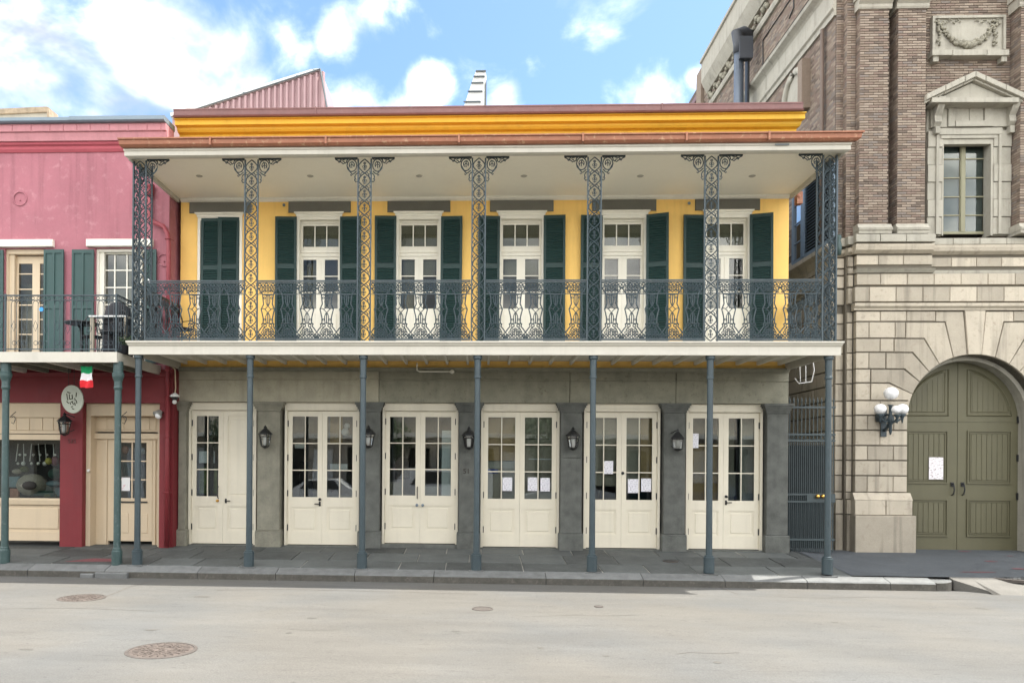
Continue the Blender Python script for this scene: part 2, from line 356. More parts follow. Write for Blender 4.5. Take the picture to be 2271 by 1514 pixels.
b = MB(); b.box(-150, 150, -150, 150, -1.2, -.75)
tag(b.build('ground', M_road), kind='structure')
b = MB()
xs = [-80, -40, -20, -14] + [-12+i*2 for i in range(13)] + [14, 20, 40, 80]; ys = [-2.3, -2.62, -3.6, -5, -7.5, -10, -13, -16, -18.4]
zr = [-.41, -.375, -.36, -.335, -.30, -.28, -.30, -.36, -.42]
b.add([(x, y, z-.0035*max(-9, min(9, x))) for y, z in zip(ys, zr) for x in xs], [(j*len(xs)+i, (j+1)*len(xs)+i, (j+1)*len(xs)+i+1, j*len(xs)+i+1) for j in range(len(ys)-1) for i in range(len(xs)-1)])
road = tag(b.build('road', M_road), kind='structure')
def zroad(x, y):
    for i in range(len(ys)-1):
        if ys[i] >= y >= ys[i+1]:
            t_ = (y-ys[i])/(ys[i+1]-ys[i]); return zr[i]+(zr[i+1]-zr[i])*t_-.0035*max(-9, min(9, x))
    return -.3
# thin dark lines in the road: tar seams and two painted shadow lines
def seam(pts, w, name):
    q = MB(); P_ = []
    for (px, py) in pts:
        X, Y = on_z(px, py, -.35); z = zroad(X, Y); X, Y = on_z(px, py, z); P_.append((X, Y, zroad(X, Y)+.003))
    for i in range(len(P_)-1):
        a, c = Vector(P_[i]), Vector(P_[i+1]); d = (c-a).normalized(); n_ = Vector((-d.y, d.x, 0))*w
        q.quad(a-n_, c-n_, c+n_, a+n_)
    return q.build(name, M_road_line, road)
M_spot = mat('road_stain', (.070, .066, .058), .9, .3, 9, .2)
M_road_line = mat('tar_and_shadow_line', (.085, .075, .065), .9, .3, 8, .2)
seam([(333, 1288), (316, 1294), (290, 1300), (262, 1312), (236, 1322)], .012, 'tar_and_shadow_line')
seam([(0, 1350), (110, 1348), (190, 1349), (270, 1352), (345, 1355)], .006, 'tar_and_shadow_line')
seam([(480, 1308), (640, 1306), (760, 1309), (900, 1312), (1058, 1317)], .012, 'tar_and_shadow_line')  # thin shadow line of the roof gutter, painted on the road
seam([(1600, 1302), (1618, 1310), (1640, 1318)], .008, 'tar_and_shadow_line')  # diagonal edge of the cast shadow, painted as a dark line

seam([(1180, 1366), (1260, 1364), (1340, 1365), (1420, 1363)], .006, 'tar_and_shadow_line')
seam([(640, 1395), (700, 1398), (760, 1396)], .005, 'tar_and_shadow_line'); seam([(1500, 1450), (1530, 1446), (1600, 1449), (1640, 1446)], .005, 'tar_and_shadow_line')
seam([(1700, 1322), (1820, 1325), (1930, 1323), (2060, 1327), (2271, 1330)], .006, 'tar_and_shadow_line')
for (px, py, w, d) in ((445, 1322, .22, .05), (690, 1372, .10, .03), (1010, 1402, .08, .03), (1200, 1440, .06, .03), (1590, 1472, .07, .03), (640, 1408, .05, .03), (335, 1402, .10, .03), (60, 1448, .12, .03), (1850, 1376, .08, .02), (1345, 1458, .05, .02), (2180, 1342, .12, .04)):
    X, Y = on_z(px, py, -.32); q = MB(); n_ = 9
    q.add([(X+w*math.cos(2*math.pi*i/n_)*rnd.uniform(.5, 1), Y+d*2*math.sin(2*math.pi*i/n_)*rnd.uniform(.5, 1), zroad(X, Y)+.0035) for i in range(n_)], [tuple(range(n_))]); q.build('oil_spot', M_spot, road)
# sidewalk: mortar bed with slate flagstones lying in it
b = MB()
gxs = [-80, -30, -16] + [-14+i for i in range(21)] + [7.4, 8, 9, 10, 12, 14, 30, 80]; gys = [2.2, 0, -1.15, -2.3, -2.36]
b.add([(x, y, zs(x, y)-(.012 if x < 6.95 else .05)) for y in gys for x in gxs], [(j*len(gxs)+i, (j+1)*len(gxs)+i, (j+1)*len(gxs)+i+1, j*len(gxs)+i+1) for j in range(len(gys)-1) for i in range(len(gxs)-1)])
walk = tag(b.build('sidewalk', M_sjoint), kind='structure')
def flag(x0, x1, y0, y1, sk=0.0):
    q = MB(); g = .010; x0 += g; x1 -= g; y0 -= g; y1 += g; j = rnd.uniform(-.002, .003); cx, cy = (x0+x1)/2, (y0+y1)/2
    top = [(x0, y1), (x1, y1), (x1, y0), (x0, y0)]; top = [(x + rnd.uniform(-.006, .006), y) for x, y in top]
    vt = [(x-cx, y-cy, zs(x, y)+j+rnd.uniform(-.001, .0015)) for x, y in top]; c = .008
    vi = [(x-cx+(c if x < cx else -c), y-cy+(c if y < cy else -c), zs(x, y)+j+.005) for x, y in top]
    vb = [(v[0], v[1], v[2]-.04) for v in vt]
    q.add(vi+vt+vb, [(0,1,2,3)]+[(i+4, (i+1) % 4+4, (i+1) % 4, i) for i in range(4)]+[(i+8, (i+1) % 4+8, (i+1) % 4+4, i+4) for i in range(4)])
    return q.build('flagstone', M_slate, walk, (cx, cy, 0))
rows = [(.25, -.72), (-.72, -1.62), (-1.62, -2.34)]
for k, (ya, yb) in enumerate(rows):
    x = -12.6 + (.35, -.25, .1)[k]
    while x < 7.0:
        w = rnd.choice((.75, .9, 1.05, 1.3)) if k < 2 else rnd.choice((.9, 1.2, 1.5, 1.9))
        x1 = min(x+w, 7.05)
        if x1-x > .2:
            if k < 2 and x > 1.0 and rnd.random() < .3: flag(x, x1, ya, (ya+yb)/2); flag(x, x1, (ya+yb)/2, yb)
            else: flag(x, x1, ya, yb)
        x = x1
b = MB()   # bluestone pavement in front of the brick building
px_ = [7.05, 7.6, 8.2, 9, 10, 11, 12, 14, 40]; py_ = [3.2, 1, 0, -1.15, -2.3]
b.add([(x, y, zs(x, y)+.004) for y in py_ for x in px_], [(j*9+i, (j+1)*9+i, (j+1)*9+i+1, j*9+i+1) for j in range(4) for i in range(8)])
M_blue = mat('worn_blue_pavement', (.058, .066, .074), .8, .28, 1.4, .5, 40, spots=.3, spotcol=(.13, .135, .14))
pav = tag(b.build('pavement', M_blue), kind='structure')
for (px, py, w, d) in ((2140, 1222, .38, .13), (2196, 1242, .30, .2), (2262, 1262, .42, .22), (2170, 1280, .9, .12), (2240, 1232, .18, .1)):
    X, Y = on_z(px, py, -.12); X, Y = on_z(px, py, zs(X, Y)+.006); q = MB(); n_ = 14
    q.add([(X+w/2*math.cos(2*math.pi*i/n_)*rnd.uniform(.6, 1), Y+d/2*math.sin(2*math.pi*i/n_)*rnd.uniform(.6, 1), zs(X, Y)+.008) for i in range(n_)], [tuple(range(n_))])
    q.build('red_paint_patch', M_redpaint, pav)
X, Y = on_z(205, 1246, -.14); q = MB(); q.add([(X-.5, Y-.16, zs(X, Y-.16)+.007), (X+.45, Y-.1, zs(X, Y-.1)+.007), (X+.5, Y+.2, zs(X, Y+.2)+.007), (X-.1, Y+.22, zs(X, Y+.22)+.007)], [(0, 1, 2, 3)]); q.build('red_paint_patch', M_redpaint, walk)

# kerb of granite stones, its right end rounded into the driveway
kerb = tag(bpy.data.objects.new('kerb', None), kind='structure'); COL.objects.link(kerb)
x = -14.0; ke = 8.42
def kstone(x, x1):
    q = MB(); c = .02; g = .006; vs = []
    for X in (x+g, x1-g):
        j = rnd.uniform(-.004, .004); zt = zk(X)
        vs += [(X, -2.352, zs(X, -2.352)+.004), (X, -2.60, zt+.012+j), (X, -2.625+j, zt-.012), (X, -2.64, -.62), (X, -2.352, -.62)]
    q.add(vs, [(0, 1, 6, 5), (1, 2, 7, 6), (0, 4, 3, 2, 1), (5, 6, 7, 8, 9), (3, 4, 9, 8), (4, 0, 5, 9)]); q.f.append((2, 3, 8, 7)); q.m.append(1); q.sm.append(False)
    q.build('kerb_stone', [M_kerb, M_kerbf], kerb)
while x < ke-.05:
    w = rnd.choice((1.5, 1.8, 2.1)); x1 = min(ke, x+w)
    if ke-x1 < .6: x1 = ke
    kstone(x, x1); x = x1
q = MB(); arc = [(ke+.006, -2.352)]+[(ke+.10+.36*math.sin(a_), -2.352-.27*math.cos(a_)) for a_ in [R(0+90*k/8) for k in range(9)]][:0]
arc = [(ke+.006, -2.352), (ke+.006, -2.625)]+[(ke+.06+.34*math.sin(R(a_)), -2.352-.273*math.cos(R(a_))) for a_ in range(0, 91, 11)]
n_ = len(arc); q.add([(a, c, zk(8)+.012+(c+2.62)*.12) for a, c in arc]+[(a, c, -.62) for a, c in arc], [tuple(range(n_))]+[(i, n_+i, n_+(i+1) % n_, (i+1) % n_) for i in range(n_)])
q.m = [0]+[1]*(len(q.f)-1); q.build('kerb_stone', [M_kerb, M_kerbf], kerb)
# battered repair blocks at the post feet
for (xa, xb, yy, h) in ((-7.25, -6.62, -2.72, .11), (-7.55, -7.28, -2.69, .08)):
    q = MB(); q.cbox(xa, xb, yy, -2.60, -.6, zk(xa)-.02-(.11-h), .02); q.build('kerb_block', M_kerb, kerb)
b = MB(); xs2 = [ke+.42, 9.2, 10, 12, 40]; zt9 = zs(9, -2.3)+.002
b.add([(x+(.5 if (j_ == 2 and x < 9) else 0), y, (zt9, zt9-.03, -.402)[j_]) for j_, y in enumerate((-2.30, -2.44, -3.0)) for x in xs2], [(j*5+i, (j+1)*5+i, (j+1)*5+i+1, j*5+i+1) for j in range(2) for i in range(4)])
b.add([(ke+.42, -2.30, zt9), (ke+.42, -2.44, zt9-.03), (ke+.92, -3.0, -.402), (ke+.42, -2.30, -.41), (ke+.42, -2.44, -.41)], [(0, 3, 4, 1), (1, 4, 2)])
tag(b.build('driveway_apron', M_apron), kind='structure')
q = MB(); q.add([(gx(2200, -2.3, 1280), -2.32, zs(9, -2.3)+.012), (gx(2200, -2.3, 1280)+.1, -2.9, -.31), (12, -3.05, -.355), (12, -2.32, zs(9, -2.3)+.012)], [(0, 1, 2, 3)])

# ---------------------------------------------------------------- wall with openings
def wall(mb, x0, x1, z0, z1, y0, y1, holes, m=0):
    """solid slab x0..x1,z0..z1 with rectangular holes (xa,xb,za,zb), cut into boxes"""
    hs = sorted(holes); x = x0
    for (xa, xb, za, zb) in hs:
        if xa > x: mb.box(x, xa, y0, y1, z0, z1, m)
        if za > z0: mb.box(xa, xb, y0, y1, z0, za, m)
        if zb < z1: mb.box(xa, xb, y0, y1, zb, z1, m)
        x = xb
    if x < x1: mb.box(x, x1, y0, y1, z0, z1, m)
def frame(mb, x0, x1, z0, z1, y0, y1, w, m=0, wb=None, wt=None):
    wb = w if wb is None else wb; wt = w if wt is None else wt
    mb.box(x0, x0+w, y0, y1, z0, z1, m); mb.box(x1-w, x1, y0, y1, z0, z1, m)
    mb.box(x0+w, x1-w, y0, y1, z1-wt, z1, m)
    if wb: mb.box(x0+w, x1-w, y0, y1, z0, z0+wb, m)

# ================================================================ YELLOW TOWNHOUSE
YH = root('yellow_townhouse', 'yellow stucco two storey house with green shutters and grey stone ground floor pillars', 'building')
XL, XR = -6.70, 6.76
UC = [-5.80, -3.556, -1.335, .943, 3.189, 5.431]        # upper openings
DR = [(-6.52, -4.975), (-4.33, -2.642), (-2.123, -.425), (.079, 1.821), (2.36, 4.034), (4.60, 6.264)]
b = MB(); holes = [(c-.465, c+.465, 4.17, 7.30) for c in UC]
wall(b, XL, XR, 4.0, 8.9, 0, .35, holes)
b.build('upper_wall', M_yellow, YH)
b = MB(); b.box(XL, XL+.25, .35, 10, -.3, 9.3); b.box(XR-.25, XR, .35, 10, -.3, 9.3); b.box(XL+.25, XR-.25, 9.7, 10, -.3, 9.3)
b.build('side_wall', M_beam, YH)
b = MB(); b.box(XL+.25, XR-.25, .35, 9.7, 9.2, 9.4); b.box(XL+.25, XR-.25, .36, 9.7, 3.6, 3.9, 0); b.build('roof', M_slat, YH)
b = MB(); b.box(XL+.26, XR-.26, 4.0, 4.1, 0, 3.58); b.box(XL+.26, XR-.26, 2.2, 2.3, 4.0, 9.1)
for xx in (-4.6, -2.3, -.2, 2.1, 4.3): b.box(xx, xx+.1, .4, 4.0, 0, 3.58); b.box(xx, xx+.1, .4, 2.2, 4.0, 9.1)
b.build('inner_wall', M_room, YH)
b = MB(); b.box(XL+.26, XR-.26, .3, 3.98, -.1, .03); b.build('floor', M_wood, YH)
# stone entablature: two long granite beams, cap course
ej = [(XL, -2.20), (-2.185, 2.02), (2.035, 4.33), (4.345, XR)]
for (xa, xb) in ej:
    q = MB(); q.extr([(.34, 3.225), (-.04, 3.225), (-.04, 3.70), (-.062, 3.715), (-.062, 3.735), (-.05, 3.75), (-.05, 3.90), (.34, 3.90)], xa, xb)
    o = q.build('stone_beam', M_beamw if xa < -3 else M_beam, YH)
q = MB(); q.extr([(.34, 3.902), (-.07, 3.902), (-.12, 3.945), (-.12, 3.99), (-.03, 4.0), (.34, 4.0)], XL, XR); q.build('stone_ledge', M_beam, YH)
# pillars
def pillar(xa, xb):
    q = MB(); w = xb-xa; yb = .30
    q.cbox(xa, xb, -.06, yb, .36, 3.02, .012)
    q.cbox(xa-.035, xb+.035, -.095, yb, -.12, .34, .018); q.extr([(yb, .34), (-.095, .34), (-.06, .36), (yb, .36)], xa-.03, xb+.03)
    for (z0, z1, e) in ((3.02, 3.07, .02), (3.07, 3.12, .045), (3.12, 3.17, .07), (3.17, 3.222, .095)):
        q.box(xa-e, xb+e, -.06-e, yb, z0, z1)
    return q.build('stone_pillar', M_pillar_lit if xa < -4 else M_pillar, YH)
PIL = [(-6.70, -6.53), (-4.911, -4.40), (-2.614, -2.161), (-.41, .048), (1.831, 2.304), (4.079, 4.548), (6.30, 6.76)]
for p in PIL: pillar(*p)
# steps / thresholds
for i, (xa, xb) in enumerate(DR):
    q = MB(); q.box(xa-.08, xb+.08, -.0, .35, -.15, .02 if i != 2 else .075); q.build('threshold', M_pillar, YH)
# street doors
def leaf_mesh(w, h, solid=False):
    q = MB(); s, t_, d = .105, .12, .05; lock = 1.065; pb, pt = .285, .845
    q.box(0, s, 0, d, 0, h); q.box(w-s, w, 0, d, 0, h); q.box(s, w-s, 0, d, h-t_, h); q.box(s, w-s, 0, d, pt, lock); q.box(s, w-s, 0, d, 0, pb)
    q.box(s, w-s, .018, d-.01, pb, pt)      # bottom panel, with moulding
    for (a, c, e, g) in ((s, w-s, pb, pb+.02), (s, w-s, pt-.02, pt), (s, s+.02, pb+.02, pt-.02), (w-s-.02, w-s, pb+.02, pt-.02)): q.box(a, c, .008, .018, e, g)
    q.cbox(s+.06, w-s-.06, .008, .02, pb+.06, pt-.06, .008)
    if solid:
        q.box(s, w-s, .018, d-.01, lock, h-t_); q.cbox(s+.05, w-s-.05, .008, .02, lock+.05, h-t_-.05, .008)
    else:
        q.box(w/2-.011, w/2+.011, .008, d-.008, lock, h-t_)
        dz = (h-t_-lock)/3
        for k in (1, 2):
            q.box(s, w/2-.011, .008, d-.008, lock+dz*k-.011, lock+dz*k+.011); q.box(w/2+.011, w-s, .008, d-.008, lock+dz*k-.011, lock+dz*k+.011)
    return q
def hw_lever(side=1):
    q = MB(); q.tube([(0, -.0, 0), (0, -.05, 0)], .014, 8); q.tube([(0, -.045, 0), (.11*side, -.05, .0)], .011, 6); q.lathe([(.022, -.05), (.022, .05)], 0, 0, 8); return q
def hw_pull():
    q = MB(); q.tube([(0, 0, .13), (0, -.05, .12), (0, -.06, 0), (0, -.05, -.12), (0, 0, -.13)], .011, 6); return q
def hw_knob():
    q = MB(); q.ball((0, -.05, 0), .027, n=10, h=6); q.tube([(0, -.04, 0), (0, 0, 0)], .012, 6); q.tube([(0, -.006, .0), (0, .0, .0)], .034, 10); return q
hinge_me = MB().box(-.018, .018, -.018, .012, -.07, .07)
DZ = .035; DH = 2.99
yd = .14
for i, (xa, xb) in enumerate(DR):
    z0 = .035 if i != 2 else .09
    q = MB(); fw = .055
    q.box(xa, xa+fw, .085, .30, z0-.02, 3.222); q.box(xb-fw, xb, .085, .30, z0-.02, 3.222)
    q.box(xa+fw, xb-fw, .085, .30, 3.04, 3.222); q.extr([(.085, 3.04), (.07, 3.05), (.07, 3.075), (.085, 3.085)], xa+fw, xb-fw)
    if i in (0, 2, 4, 5):     # rounded upper corners of the timber surround
        q.extr([(.085, 3.19), (.06, 3.195), (.06, 3.215), (.085, 3.218)], xa+.04, xb-.04)
    q.build('door_frame', M_cream, YH)
    w = (xb-xa-2*fw)/2-.004; h = 3.035-z0
    for side in (0, 1):
        solid = (i == 0 and side == 1)
        lx = xa+fw+.002 if side == 0 else xa+fw+w+.006
        o = leaf_mesh(w, h, solid).build('door_leaf', M_cream, YH, (lx, yd, z0))
        if not solid:
            s, t_, lock = .105, .12, 1.065; dz = (h-t_-lock)/3
            for cx_ in (0, 1):
                for k in range(3):
                    g = MB(); a = s if cx_ == 0 else w/2+.011; c = w/2-.011 if cx_ == 0 else w-s
                    g.box(a, c, .024, .030, lock+dz*k+(.011 if k else 0), lock+dz*(k+1)-(.011 if k < 2 else 0)); g.build('pane', G_win, o)
        for hz in (.38, 1.15, 1.95, 2.72):
            ho = hinge_me.build('hinge', M_black, o, (0.0 if side == 0 else w, -.004, hz)) if not (hz == 1.95 and i in (3, 5)) else None
    # handles
    mid = xa+fw+w+.004
    def hw(mb, x, z, nm='door_handle', m=M_black): mb.build(nm, m, YH, (x, yd, z))
    if i == 0: hw(hw_pull(), mid-.10, 1.19); hw(hw_lever(1), mid+.07, 1.0); hw(hw_knob(), mid-.12, 1.0, m=M_brass)
    if i == 1: hw(hw_lever(-1), mid-.05, .95); hw(hw_knob(), mid-.05, 1.05, 'lock')
    if i == 2: hw(hw_pull(), mid-.06, 1.22); hw(hw_knob(), mid-.07, .94, m=M_gutter); hw(hw_knob(), mid+.06, .94, m=M_gutter)
    if i == 4: hw(hw_knob(), mid+.03, 1.69, 'lock')
    if i == 5: hw(hw_lever(1), mid+.06, 1.06); hw(hw_knob(), mid+.06, 1.19, 'lock')
# things seen inside the doors
M_blueb = mat('blue_strip', (.10, .14, .42), .6, .1); M_ivory = mat('ivory_drape', (.80, .80, .76), .8, .1, 3, .2)
M_olivei = mat('olive_print', (.16, .19, .07), .8, .5, 6, 0)
M_ivory2 = mat('dusty_white_panel', (.50, .47, .40), .8, .15, 2, .1)
def board(xa, xb, y, z0, z1, m, nm='interior_board'):
    q = MB(); q.box(xa, xb, y, y+.03, z0, z1); return q.build(nm, m, YH)
board(.14, .92, .27, 1.95, 3.0, M_wood); board(.14, .92, .27, .9, 1.93, M_greige); board(.95, 1.78, .30, 2.45, 3.0, M_greige); board(.95, 1.78, .26, .9, 2.43, M_greige); board(1.15, 1.7, .24, 1.98, 2.0, M_plasticw, 'paper_strip')
board(2.42, 3.19, .28, 1.4, 3.0, M_greige); board(3.22, 3.62, .28, 1.5, 3.0, M_greige); board(3.64, 4.0, .26, 1.3, 3.0, M_wood)
board(4.66, 5.38, .27, .9, 2.36, M_wood); board(5.46, 5.85, .7, .9, 2.95, M_greige); board(5.9, 6.2, .5, .9, 3.0, M_ivory2); board(5.5, 5.78, .4, 1.2, 1.75, M_room)
board(.14, .47, .245, 1.66, 1.76, M_blueb, 'blue_box'); board(.14, .92, .25, 1.78, 1.93, M_ivory2, 'pale_box')
board(-.80, -.52, .26, 1.1, 2.62, M_ivory, 'white_drape'); board(-1.30, -1.22, .5, 1.3, 2.4, M_ivory, 'lamp_stand')
board(-6.36, -6.0, .30, 1.85, 2.12, M_ivory, 'pale_box'); board(-6.36, -5.95, .34, 1.15, 1.75, M_olivei, 'leafy_print'); board(-6.12, -6.02, .28, 1.1, 2.95, M_dark, 'dark_strip')
board(-4.16, -3.92, .34, 2.2, 2.3, M_ivory, 'pale_box'); board(-3.35, -2.95, .34, 1.72, 1.85, M_ivory, 'pale_box'); board(-2.0, -1.7, .4, 1.1, 1.45, M_greige); board(-1.35, -.9, .55, 1.12, 1.35, M_ivory2, 'pale_box'); board(-3.38, -3.1, .5, 2.3, 3.0, M_wood)
for (bx_, bz_, br_) in ((-2.98, 2.72, .07), (-3.02, 2.58, .09), (-6.34, 2.02, .05)): q = MB(); q.ball((bx_, .42, bz_), br_, n=12, h=8); q.build('glass_globe', M_globe, YH)
board(-1.95, -1.6, 1.2, 1.5, 2.0, M_dark, 'picture'); board(-6.3, -5.9, 1.4, 1.95, 2.3, M_greige, 'picture'); board(-4.2, -3.9, 1.0, .3, 1.9, M_dark, 'cabinet')
for (cx_, cy_, cz_) in ((-3.9, 1.3, 1.2), (-3.0, 1.5, 1.1), (-1.0, 1.4, 1.05), (-5.7, 1.2, 1.2), (2.8, .4, 1.0)):
    q = MB(); q.box(cx_-.35, cx_+.35, cy_-.02, cy_+.35, cz_-.05, cz_); q.box(cx_-.33, cx_-.28, cy_, cy_+.05, .05, cz_-.05); q.box(cx_+.28, cx_+.33, cy_, cy_+.05, .05, cz_-.05)
    q.tube([(cx_-.1, cy_+.1, cz_), (cx_+.05, cy_+.12, cz_+.5), (cx_+.25, cy_+.14, cz_+.9)], .012, 5); q.build('interior_table', M_greige, YH)

# upper windows
def louvre_mesh(w, h, mid, hinge_left=True):
    """shutter hung at x=0, swinging along +x, thickness 0..-.035 in y"""
    q = MB(); s = .055; d = .036
    q.box(0, s, -d, 0, 0, h); q.box(w-s, w, -d, 0, 0, h); q.box(s, w-s, -d, 0, 0, .11); q.box(s, w-s, -d, 0, h-.075, h); q.box(s, w-s, -d, 0, mid-.045, mid+.045)
    q.box(s, w-s, -.012, -.006, .11, mid-.045); q.box(s, w-s, -.012, -.006, mid+.045, h-.075)
    z = .13
    while z < h-.09:
        if abs(z-mid) > .06: q.add([(s, -.030, z), (w-s, -.030, z), (w-s, -.013, z+.042), (s, -.013, z+.042), (s, -.035, z+.006), (w-s, -.035, z+.006)], [(0, 1, 2, 3), (4, 0, 1, 5), (4, 5, 2, 3)])
        z += .052
    return q
SH = louvre_mesh(.475, 3.14, 2.03).build('shutter', M_green, YH)
first = [True]
def put_shutter(x, y, z, mirror, ang=0):
    o = SH if first[0] else SH.copy()
    if not first[0]: COL.objects.link(o)
    first[0] = False
    o.parent = YH; o.location = (x, y, z+rnd.uniform(-.012, .012)); o.scale = (-1 if mirror else 1, 1, 1); o.rotation_euler.z = ang+(rnd.uniform(.0, .05) if mirror else -rnd.uniform(.0, .05)); o.rotation_euler.y = rnd.uniform(-.006, .006)
for i, c in enumerate(UC):
    q = MB(); q.cbox(c-.70, c+.70, -.035, .05, 7.45, 7.695, .012); q.build('window_lintel', M_lintel, YH)
    q = MB(); frame(q, c-.505, c+.505, 4.19, 7.35, -.03, .10, .06, wb=0)       # casing
    q.extr([(.0, 7.35), (-.04, 7.35), (-.055, 7.37), (-.055, 7.395), (-.095, 7.42), (-.095, 7.448), (.0, 7.448)], c-.47, c+.47, e0=.9, e1=.9)
    q.build('window_casing', M_white, YH)
    if i == 0:
        put_shutter(c-.425, -.005, 4.2, False, 0); put_shutter(c+.425, -.005, 4.2, True, 0)
    else:
        aL, aR = 0.03, -0.03
        if i in (4, 5): aR = -0.30 if i == 4 else -.26
        put_shutter(c-.49, -.045, 4.2, True, aL*1.5); put_shutter(c+.49, -.045, 4.2, False, aR)
    q = MB()
    frame(q, c-.463, c+.463, 4.22, 7.298, .10, .20, .030, wb=.0, wt=.045)
    q.box(c-.433, c+.433, .12, .20, 6.51, 6.66); q.box(c-.433, c+.433, .09, .12, 6.585, 6.63)
    frame(q, c-.433, c+.433, 6.66, 7.253, .14, .19, .030, wb=.07, wt=.05)
    for k in (1, 2): xx = c-.403+.806*k/3; q.box(xx-.012, xx+.012, .145, .185, 6.73, 7.203)
    for sgn in (-1, 1):
        xa, xb = (c-.433, c-.004) if sgn < 0 else (c+.004, c+.433)
        q.box(xa, xa+(.04 if sgn < 0 else .09), .14, .185, 4.24, 6.505); q.box(xb-(.09 if sgn < 0 else .04), xb, .14, .185, 4.24, 6.505); _l = xa+(.04 if sgn < 0 else .09); _r = xb-(.09 if sgn < 0 else .04); q.box(_l, _r, .14, .185, 6.44, 6.505); q.box(_l, _r, .14, .185, 4.24, 5.34)
        xi, xo = _l, _r
        for zz in (6.07, 5.71): q.box(xi, xo, .15, .18, zz-.01, zz+.01)
        q.cbox(xi+.02, xo-.02, .13, .145, 4.42, 5.22, .008)
    q.box(c-.012, c+.012, .128, .14, 4.24, 6.495)
    fr = q.build('window_frame', M_white, YH)
    for k in range(3):
        g = MB(); xa = c-.403+.806*k/3+(.012 if k else 0); xb = c-.403+.806*(k+1)/3-(.012 if k < 2 else 0); g.box(xa, xb, .160, .165, 6.73, 7.203); g.build('pane', G_up, fr)
    for sgn in (-1, 1):
        xi, xo = (c-.393, c-.094) if sgn < 0 else (c+.094, c+.393)
        for (za, zb) in ((6.08, 6.44), (5.72, 6.06), (5.34, 5.70)):
            g = MB(); g.box(xi, xo, .160, .165, za, zb); g.build('pane', G_up, fr)
    g = MB(); g.box(c-.43, c+.43, .205, .215, 6.68, 7.24); g.build('window_blind', M_blind, YH)
    if i in (2, 3): g = MB(); g.box(c-.36, c+.36, .24, .25, 6.1, 6.5); g.build('window_blind', M_blind, YH)
    if i in (1, 2, 5):
        g = MB(); g.box(c-.34, c-.05, .30, .31, 4.3, 6.4); g.build('curtain', M_greige, YH)
    q = MB(); q.box(c-.46, c+.46, -.05, .2, 4.15, 4.22); q.build('window_sill', M_white, YH)
# frieze, cornice and coping
q = MB(); q.extr([(.35, 8.9), (-.04, 8.9), (-.04, 9.08), (-.10, 9.10), (-.10, 9.13), (-.06, 9.14), (-.06, 9.19), (-.15, 9.21), (-.19, 9.25), (-.20, 9.29), (-.30, 9.31), (-.30, 9.41), (-.34, 9.42), (-.34, 9.44), (.35, 9.44)], XL, XR-.02, e0=.05, e1=.35)
q.build('cornice', M_ochre, YH)
q = MB(); q.extr([(.5, 9.442), (-.40, 9.442), (-.42, 9.47), (-.37, 9.49), (-.37, 9.60), (-.38, 9.60), (-.38, 9.63), (.5, 9.66)], XL-.02, XR-.04, e0=.02, e1=.2)
q.build('coping', M_coping, YH)
for xx in (-3.6, 3.9): q = MB(); q.box(xx, xx+.03, -.386, -.36, 9.47, 9.64); q.build('coping_joint', M_coping, YH)
num = text('house_number', '51', .16, (gx(1035, -.06, 1045)-.005, -.072, gz(1045, -.06)), mat('bronze_numeral', (.018, .012, .006), .5, .1), YH)
# sill sconces boxes: small vent plate under 4th lamp
q = MB(); q.cbox(1.86, 2.28, -.085, -.055, 2.02, 2.12, .01); q.build('stone_shelf', M_pillar, YH)
# spotlights on the yellow wall
for (px, py) in ((630, 455), (1528, 451)):
    X, Z = at(px, py, -.06); q = MB(); q.ball((X, -.07, Z), .035, n=8, h=6); q.tube([(X, 0, Z+.03), (X, -.07, Z)], .014, 6); q.build('small_spotlight', M_gutter, YH)
q = MB(); a = at(925, 815, -.15); c_ = at(1003, 824, -.15)
q.tube([(a[0], -.15, 4.08), (a[0], -.16, a[1]-.06), (a[0]+.06, -.16, c_[1]), (c_[0], -.16, c_[1])], .018, 8, smooth=True); q.ball((c_[0], -.16, c_[1]), .05, n=8, h=6); q.build('drain_pipe', M_white, YH)
# roof structures behind the parapet
RB = root('roof_bulkhead', 'faded pink corrugated metal lean-to with white sloping top rising behind the brown coping', 'roof structure')
Y5 = 4.0; A = at(428, 246, Y5); B = at(711, 155, Y5); Cc = at(727, 238, Y5); zb = 9.3
q = MB(); q.prism([(A[0]-.6, zb), (Cc[0], zb), (Cc[0], Cc[1]), (B[0], B[1]), (A[0], A[1]), (A[0]-.6, A[1]-.2)], Y5+.05, Y5+1.8)
q.build('shed_body', M_corr, RB)
x = A[0]+.1
while x < Cc[0]-.05:
    t_ = (x-A[0])/(B[0]-A[0]); zt = A[1]+(B[1]-A[1])*t_ if x < B[0] else B[1]+(Cc[1]-B[1])*(x-B[0])/(Cc[0]-B[0])
    q = MB(); q.add([(x, Y5+.05, zb), (x+.03, Y5-.03, zb), (x+.08, Y5-.03, zb), (x+.11, Y5+.05, zb), (x, Y5+.05, zt-.04), (x+.03, Y5-.03, zt-.04), (x+.08, Y5-.03, zt-.04), (x+.11, Y5+.05, zt-.04)], [(0, 1, 5, 4), (1, 2, 6, 5), (2, 3, 7, 6), (4, 5, 6, 7)])
    q.build('metal_rib', M_corr, RB); x += .165
d = Vector((B[0]-A[0], 0, B[1]-A[1])).normalized(); nrm = Vector((-d.z, 0, d.x))
P0 = Vector((A[0]-.6, 0, A[1]-.19)); P1 = Vector((B[0], 0, B[1]))
q = MB(); q.prism([(P0.x, P0.z), (P1.x, P1.z), (P1.x-.02, P1.z+.03), (P1.x-.25, P1.z+.01), (P0.x+nrm.x*.13, P0.z+nrm.z*.13)], Y5-.02, Y5+1.9); q.build('roof_sheet', M_roofw, RB)
